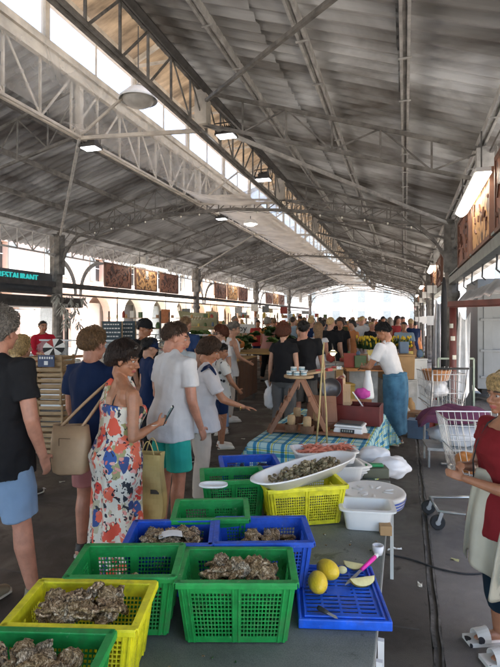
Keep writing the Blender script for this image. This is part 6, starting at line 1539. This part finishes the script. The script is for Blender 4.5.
for a,b_ in (((-.05,-.068,.25),(.03,-.068,.25)),((-.05,-.068,.20),(-.05,-.068,.25))): q.bar(a,b_,.003,.003)
q.build('stitching',mat('dark_stitch',(.1,.05,.03)),et)
# yellow paper carrier in her hands
bag_p=atd(150,3.45,.36); eb=empty('paper_carrier',(bag_p.x,bag_p.y,.40),rad(10),'mustard yellow paper carrier bag between the floral dress and the white shirted man','bag')
ypap=mat('mustard_paper',(.50,.37,.14),rough=.7,var=.08,bump=.1)
q=MB(); q.grid(lambda u,v:V(((u-.5)*.19+.012*math.sin(v*6),-.05+.006*math.sin(v*13+u*5),.45*v)),8,12); q.grid(lambda u,v:V(((u-.5)*.19+.012*math.sin(v*6),.05,.45*v)),8,12)
for s_ in (-.5,.5): q.grid(lambda u,v:V((s_*.19+.012*math.sin(v*6)+.02*math.sin(PI*u)*(-1 if s_>0 else 1)*v,-.05+.1*u,.45*v)),4,12)
q.box((0,0,.002),(.19,.1,.003)); q.build('bag',ypap,eb,smooth=False,thick=.0015)
q=MB()
for y in (-.05,.05): q.tube(bez((-.045,y,.44),(0,y,.64),(.045,y,.44),10),.004,6)
q.build('handle',ypap,eb)
q=MB(); q.box((.05,-.053,.20),(.06,.002,.03)); q.build('print',mat('dark_print',(.05,.04,.03)),eb)
# 4 man in white polo and aqua shorts
p=at(171,534); PM=person('tall man in white polo and aqua shorts looking down to the right',(p.x,p.y,0),-30,1.74,skin=skinr,hair='short',hairc=brn,strands=1300,vox=.0065,top=dict(m=wht,hem=.80,sleeve=.62,t=.032,collar=True),bottom=dict(m=aqua,length=.86,t=.022,flare=.018,name='shorts'),shoes=shoed,head=(-.5,.28,0),lean=.08,wid=1.0,aR=((.245,.03,1.13),(.22,.14,.90)),aL=((-.24,.02,1.13),(-.2,.2,.98)),hands=(.5,.35),seed=7)
# 5 woman in white blouse
p=at(201,504); PB_=person('woman in white blouse with striped shoulders reaching out her right arm',(p.x,p.y,0),-68,1.58,skin=skint,female=True,hair='bob',hairc=brn,strands=1500,vox=.0065,top=dict(m=whtb,hem=.80,sleeve=.72,t=.024,flare=.10),bottom=dict(m=beige,length=1.95,t=.02,flare=.012),shoes=shoew,head=(-.1,.42,0),lean=.16,wid=1.05,aR=((.25,.22,1.14),(.16,.44,1.05)),aL=((-.19,.05,1.12),(-.17,.16,.9)),hands=(.25,.4),hd=((0.0,1,-.12),None),palm=((0,0,-1),None),seed=11)
q=MB(); T=PB_['T']; S=PB_['S']
for dx in (.0,.05,.10): q.tube([T((.125+dx,-.074,1.42)),T((.125+dx,-.045,1.465-dx*.2)),T((.125+dx,.0,1.500-dx*.2)),T((.125+dx,.045,1.465-dx*.2)),T((.125+dx,.084,1.41))],[.0065]*5,6)
q.build('shoulder_stripe',navy,PB_['root'],smooth=True)
q=MB(); q.lathe([(.030,-.004),(.034,0),(.030,.004)],(0,0,0),18,Matrix.Translation(PB_['AR'][1]-V((-.01,.03,0)))@Matrix.Rotation(PI/2,4,'X')); q.build('bracelet',mat('gold',(.8,.55,.2),rough=.25,metal=.9),PB_['root'],smooth=True)
# 6 boy in spotted shirt
dots=mat('spotted_cloth',(.7,.7,.68),rough=.8); N,L,b=nodes(dots); mp=[n for n in N if n.type=='MAPPING'][0]
v=N.new('ShaderNodeTexVoronoi'); v.inputs['Scale'].default_value=13; L.new(mp.outputs[0],v.inputs[0]); r=N.new('ShaderNodeValToRGB'); r.color_ramp.interpolation='CONSTANT'; r.color_ramp.elements[0].color=(.02,.02,.025,1); r.color_ramp.elements[1].position=.28; r.color_ramp.elements[1].color=(.68,.67,.64,1); L.new(v.outputs[0],r.inputs[0]); L.new(r.outputs[0],b.inputs['Base Color'])
p=at(222,448); PK=person('boy in a white shirt with black spots and dark shorts',(p.x,p.y,0),-62,1.42,skin=skint,hair='shortthick',hairc=blkh,strands=500,vox=.009,top=dict(m=dots,hem=.84,sleeve=.6,t=.022),bottom=dict(m=navy,length=.75,t=.02,name='shorts'),shoes=shoew,head=(-.3,.3,0),wid=.95,aR=((.25,.12,1.14),(.15,.25,1.0)),seed=13)
# 7 auburn woman with sunglasses
p=at(212,449); 
def shades(P):
    h=P['h']; S=P['S']; q=MB()
    for s_ in (-1,1): q.ell(h((s_*.032,.092,.008)),(.026*S,.008*S,.020*S),12,8,P['Rh']); q.tube([h((s_*.055,.088,.012)),h((s_*.082,.02,.012)),h((s_*.08,-.02,.0))],.003*S,5)
    q.tube([h((-.01,.096,.012)),h((.01,.096,.012))],.003*S,5); q.build('sunglasses',mat('dark_lens',(.02,.015,.012)),P['root'],smooth=True)
P7=person('auburn haired woman in dark sunglasses and white top facing the camera',(p.x-.22,p.y+.9,0),150,1.66,skin=skinm,female=True,hair='bob',hairc=red,strands=700,vox=.009,top=dict(m=wht,hem=.84,sleeve=.5,t=.02),bottom=dict(m=pblue,length=1.9,t=.015),shoes=shoew,head=(-.2,.15,0),seed=15); shades(P7)
# 8 grey haired woman in white
p=atd(229,8.6); P8=person('grey haired woman in a white sleeveless top turned to the vegetables',(p.x,p.y,0),-60,1.72,skin=skinm,female=True,hair='bun',hairc=grey,strands=400,vox=.01,top=dict(m=wht,hem=.80,sleeve=0,t=.02),bottom=dict(m=beige,length=1.9,t=.015),shoes=shoew,head=(-.1,.35,0),lean=.15,aR=((.24,.12,1.14),(.2,.3,1.05)),seed=17)
# 9 man in black cap
def cap(P,m,brim=True):
    h=P['h']; q=MB(); S=P['S']; Mh=P['Mh']; n=24; vs=[]
    pr=[(1.07,.012),(1.10,.03),(1.04,.07),(.85,.105),(.5,.128),(.05,.135)]
    for k,z in pr:
        for j in range(n): a=2*PI*j/n; vs.append(h((.082*k*math.cos(a),-.01+.102*k*math.sin(a),z+.002*math.sin(6*a))))
    q.add(vs,[(i*n+j,i*n+(j+1)%n,(i+1)*n+(j+1)%n,(i+1)*n+j) for i in range(5) for j in range(n)]+[tuple(5*n+j for j in range(n))])
    if brim: q.grid(lambda u,v:h((.075*math.sin((u-.5)*2.6)*(1+.1*v),-.01+.100*math.cos((u-.5)*2.6)*(1+.0*v)+.075*v*math.cos((u-.5)*2.2),.028-.014*v-.012*(abs(u-.5)*2)**2)),12,4)
    q.build('cap',m,P['root'],smooth=True,thick=.003)
p=atd(145,6.9); P9=person('man in a black cap and dark glasses looking to the right',(p.x,p.y,0),-95,1.77,skin=skint,hair='short',hairc=blkh,strands=200,vox=.009,top=dict(m=black,hem=.84,sleeve=.6),bottom=dict(m=navy,length=1.9),shoes=shoed,head=(.1,.1,0),seed=19); cap(P9,black); shades(P9)
p=atd(150,5.9); P10=person('dark haired person mostly hidden behind the white shirted man',(p.x,p.y,0),-40,1.54,skin=skinm,hair='shortthick',hairc=blkh,strands=400,vox=.01,top=dict(m=navy,hem=.84),bottom=dict(m=black,length=1.9),shoes=shoed,head=(0,.2,0),seed=21); cap(P10,navy)
p=atd(186,8.0); P11=person('sandy haired man in a blue shirt beyond the man in the white polo',(p.x,p.y,0),-10,1.80,skin=skinm,hair='short',hairc=fair,strands=300,vox=.01,top=dict(m=cloth('mid_blue',(.03,.06,.16)),hem=.84),bottom=dict(m=beige,length=1.9),shoes=shoed,seed=23)
p=atd(183,6.2); P11b=person('person in a pale shirt between the white polo and the white blouse',(p.x,p.y,0),-30,1.62,skin=skinm,hair='short',hairc=fair,strands=200,vox=.01,top=dict(m=cloth('sky',(.5,.56,.6)),hem=.84),bottom=dict(m=beige,length=1.9),shoes=shoed,seed=24)
# 12, 13 couple in black
p=at(284,440); P12=person('woman in black sleeveless top and pale trousers carrying a white bag',(p.x,p.y,0),-8,1.70,skin=skinm,female=True,hair='bob',hairc=red,strands=700,vox=.009,top=dict(m=black,hem=.88,sleeve=.3,t=.016),bottom=dict(m=cloth('grey_green',(.12,.12,.12)),length=1.95,t=.02,flare=.02),shoes=shoed,aL=((-.22,0,1.12),(-.24,.03,.88)),seed=25)
b_=wpos(P12,P12['AL'][1]); bag((b_.x,b_.y,b_.z-.42),0,(.18,.14,.36),plas,'white carrier bag held by the woman in black',seed=33)
p=at(304,436); P13=person('broad man in a black tee seen from behind beside the woman in black',(p.x,p.y,0),4,1.74,skin=skinr,hair='short',hairc=blkh,strands=500,vox=.009,wid=1.08,top=dict(m=black,hem=.86,sleeve=.62,t=.02),bottom=dict(m=cloth('stone',(.10,.09,.08)),length=.95,t=.02,name='shorts'),shoes=shoed,seed=27,aR=((.27,.04,1.13),(.30,.10,.90)),aL=((-.27,.0,1.13),(-.28,.05,.90)))
# 14 vendor
p=at(395,444); PV_=person('vendor in white tee and long denim apron bending over his work',(p.x,p.y,0),72,1.72,skin=skint,hair='shortthick',hairc=blkh,strands=1000,vox=.008,lean=.30,head=(.1,.55,0),top=dict(m=wht,hem=.93,sleeve=.60,t=.022,tuck=True),bottom=dict(m=cloth('dark_trousers',(.02,.022,.03)),length=1.95,t=.012),shoes=shoed,aR=((.24,.24,1.06),(.12,.44,1.06)),aL=((-.22,.30,1.10),(-.06,.46,1.08)),hands=(.9,.9),seed=29,wid=.98)
q=MB(); S=PV_['S']
ringloft(q,[(0,.0,.16,.195,.17),(0,.0,.4,.185,.16),(0,-.005,.65,.208,.165),(0,-.005,.86,.216,.166),(0,-.008,.94,.208,.162),(0,-.004,1.02,.194,.154)],26,PV_['T'])
me=remesh(q,.012,'apron',2,lambda co,n:co+n*(.010*noise.noise(V((co.x*6,co.y*6,co.z*2)))+.006*math.sin(math.atan2(co.y,co.x)*7+co.z*4))); meobj('apron',me,denim,PV_['root'])
q=MB(); ap_=[PV_['T'](V((.202*math.cos(a),-.004+.162*math.sin(a),1.0))) for a in [2*PI*k/28 for k in range(29)]]; q.tube(ap_,[(.006,.016)]*29,8); q.build('apron_string',denim,PV_['root'],smooth=True)
w0=wpos(PV_,PV_['AR'][1]+V((-.02,.08,.02))); w1=w0+V((-.16,.02,-.12)); a=w0; knife((a.x,a.y,a.z),(w1.x,w1.y,w1.z),rub,'knife in the hands of the vendor')
# 15 woman at the right edge
p=at(506,668); d15=2.64
PR_=person('fair haired woman in a red top at the right edge, jacket over her arm',(p.x+.02,p.y+.14,0),112,1.47,skin=skint,female=True,hair='pixie',hairc=blond,strands=2200,vox=.0055,head=(.25,.0,.0),lean=.02,wid=1.12,top=dict(m=redc,hem=.78,sleeve=.35,t=.024,flare=.06,neckz=1.46),bottom=dict(m=cloth('navy_print',(.012,.03,.05)),length=1.7,t=.016),aR=((.25,.06,1.10),(.10,.25,1.16)),aL=((-.24,.10,1.08),(-.04,.29,1.12)),hands=(.55,.6),hd=((-.8,.5,.30),(.6,.75,.2)),palm=((0,-.8,-.5),(0,-.8,-.3)),seed=31)
q=MB(); T=PR_['T']
q.tube([T((.06,-.02,1.49)),T((.075,.06,1.44)),T((.07,.135,1.32)),T((.085,.16,1.2)),T((.10,.15,1.0)),T((.16,.1,.84))],.004,6); q.build('necklace',rub,PR_['root'],smooth=True)
q=MB(); pr_=PR_['AR'][1]; q.lathe([(.011,-.002),(.013,0),(.011,.002)],pr_+V((-.05,.075,.02)),14); q.build('ring',mat('silver',(.7,.68,.62)),PR_['root'],smooth=True)
# sandals with print
q=MB()
for L_ in (PR_['LR'],PR_['LL']): q.box((L_[2].x,L_[2].y+.055,.012),(.09,.26,.02)); q.grid(lambda u,v:V((L_[2].x+.048*math.cos(PI*u),L_[2].y+.07+.07*v,.022+.062*math.sin(PI*u)*(1-.25*v))),10,4)
q.build('sandals',dots,PR_['root'],thick=.004)
# the jacket hangs over her forearm: folded cloth
q=MB(); jl=wpos(PR_,PR_['AR'][0].lerp(PR_['AR'][1],.3))
def jk(u,v):
    a=(u-.5)*PI*1.15; fold=.03*math.sin(v*13+u*2)+.018*math.sin(v*29+u*3); sg=1 if u<.5 else -1
    drop=abs(u-.5)*2; y=(v-.5)*.30; 
    x=sg*(.06+.06*drop+.03*math.sin(PI*drop))+fold*1.5*drop; z=.03*math.cos(a)-drop*(.50+.09*math.sin(v*7+sg))-.0
    return V((x-.02*drop*math.sin(v*5),y+ .05*drop*math.sin(v*9)+.04*drop,z))
q.grid(jk,60,50); o=q.build('linen_jacket',sage,smooth=True,thick=.010); o.location=(jl.x+.17,jl.y-.18,jl.z+.0); o.rotation_euler=(0,0,rad(52)); tag(o,'sage green linen jacket draped over the forearm of the woman in red','jacket')
# 16 man in red behind the counter
p=atd(43,10.2); P16=person('man in a red shirt behind the glass counter at the left',(p.x,p.y,0),-120,1.72,skin=skint,hair='short',hairc=blkh,strands=200,vox=.01,top=dict(m=cloth('crimson',(.42,.012,.03)),hem=.84,sleeve=1.6,t=.02),bottom=dict(m=black,length=1.9),shoes=shoed,aR=((.25,.15,1.12),(.2,.36,1.1)),aL=((-.25,.15,1.12),(-.2,.36,1.1)),seed=35)
# 17 blonde head and others in the left background
p=atd(30,5.0); P17=person('person in a tan top half hidden behind the man in black',(p.x-.1,p.y,0),-20,1.60,skin=skinm,female=True,hair='long',hairc=blond,strands=500,vox=.01,top=dict(m=cloth('tan',(.45,.33,.18)),hem=.84),bottom=dict(m=beige,length=1.9),shoes=shoed,seed=37)
# ---- the crowd down the aisle
def templ(i,**k):
    random.seed(100+i); return person('shopper in the aisle',(0,0,-50),0,vox=.012,small=True,strands=0,group='shoppers crowding the aisle',seed=40+i,**k)
tm=cloth('crowd_top',(.3,.3,.3)); bm2=cloth('crowd_bottom',(.1,.1,.12)); hc=hairm('crowd',(.05,.03,.02))
TPL=[templ(0,hair='short',hairc=hc,top=dict(m=tm,hem=.85,sleeve=.6),bottom=dict(m=bm2,length=1.9),shoes=shoed),
 templ(1,hair='bob',hairc=hc,female=True,top=dict(m=tm,hem=.85,sleeve=.4),bottom=dict(m=bm2,length=1.9),shoes=shoed,lR=((.10,.12,.50),(.10,.16,.085)),lL=((-.10,-.02,.50),(-.10,-.16,.10))),
 templ(2,hair='long',hairc=hc,female=True,top=dict(m=tm,hem=.70,sleeve=.1,flare=.1),bottom=dict(m=bm2,length=.9),shoes=shoed,head=(.5,.1,0)),
 templ(3,hair='short',hairc=hc,wid=1.1,top=dict(m=tm,hem=.85,sleeve=.6),bottom=dict(m=bm2,length=.95),shoes=shoed,head=(-.4,.2,0),aR=((.24,.15,1.13),(.15,.33,1.12)),aL=((-.24,.02,1.13),(-.2,.1,.9))),
 templ(4,hair='bun',hairc=hc,female=True,top=dict(m=tm,hem=.3,sleeve=.1,flare=.12,name='dress'),bottom=dict(m=bm2,length=.9),shoes=shoed,aL=((-.24,.12,1.13),(-.1,.3,1.2)),head=(.3,.2,0))]
tops=[('black',black),('white',wht),('navy',navy),('pale blue',cloth('c_pale_blue',(.3,.4,.5))),('red',cloth('c_red',(.35,.04,.04))),('beige',cloth('c_beige',(.45,.38,.28))),('grey',cloth('c_grey',(.16,.16,.17))),('olive',cloth('c_olive',(.10,.11,.06))),('pink',cloth('c_pink',(.5,.28,.27))),('orange',cloth('c_orange',(.5,.2,.08)))]
hcs=[dbr,brn,blkh,grey,fair,blond]; bots=[black,navy,beige,pblue,bm2]; sks=[skinm,skint,skinr]
rr=random.Random(77); 
spots=[(318,9.5,2,1,'person'),(331,10.5,0,0,''),(322,12,4,3,''),(340,11.5,1,0,''),(311,13,0,2,''),(352,13,1,9,''),(404,12.5,0,3,''),(411,14,3,2,''),(398,16,2,4,''),(372,14,0,0,''),(362,15,3,1,''),(268,14,1,8,''),(293,15,0,3,''),(258,17,3,4,''),(300,10.5,2,5,'')]
while len(spots)<110:
    d_=rr.uniform(15,52); px=rr.uniform(290,404) if rr.random()<.8 else rr.uniform(225,420)
    if d_<19 and 325<px<350: continue
    spots.append((px,d_,rr.randrange(5),rr.randrange(10),''))
near=0
for px,d_,ti,ci,_ in spots:
    p=atd(px,d_); 
    if p.x>0.9 or p.x<-9: continue
    cn,cm_=tops[ci]; mm_={tm.name:cm_,hc.name:rr.choice(hcs),bm2.name:rr.choice(bots),skinm.name:rr.choice(sks)}
    o=copy_tree(TPL[ti]['root'],None,mm_); o.location=(p.x,p.y,0); o.rotation_euler=(0,0,rr.choice([0,0,PI,rr.uniform(0,6.28)])+rr.uniform(-.4,.4)); s_=rr.uniform(.92,1.06); o.scale=(s_,s_,s_)
    zone='near the vegetable stalls' if d_<16 else 'halfway down the aisle' if d_<32 else 'in the far crowd'
    kind={0:'short haired shopper',1:'shopper with bobbed hair',2:'long haired shopper',3:'broad shopper',4:'shopper with pinned up hair'}[ti]
    o['label']='%s in %s top %s'%(kind,cn,zone); o['group']='%s in %s tops %s'%(kind,cn,zone)
def kill(o):
    for c in list(o.children): kill(c)
    bpy.data.objects.remove(o)
for t in TPL: kill(t['root'])
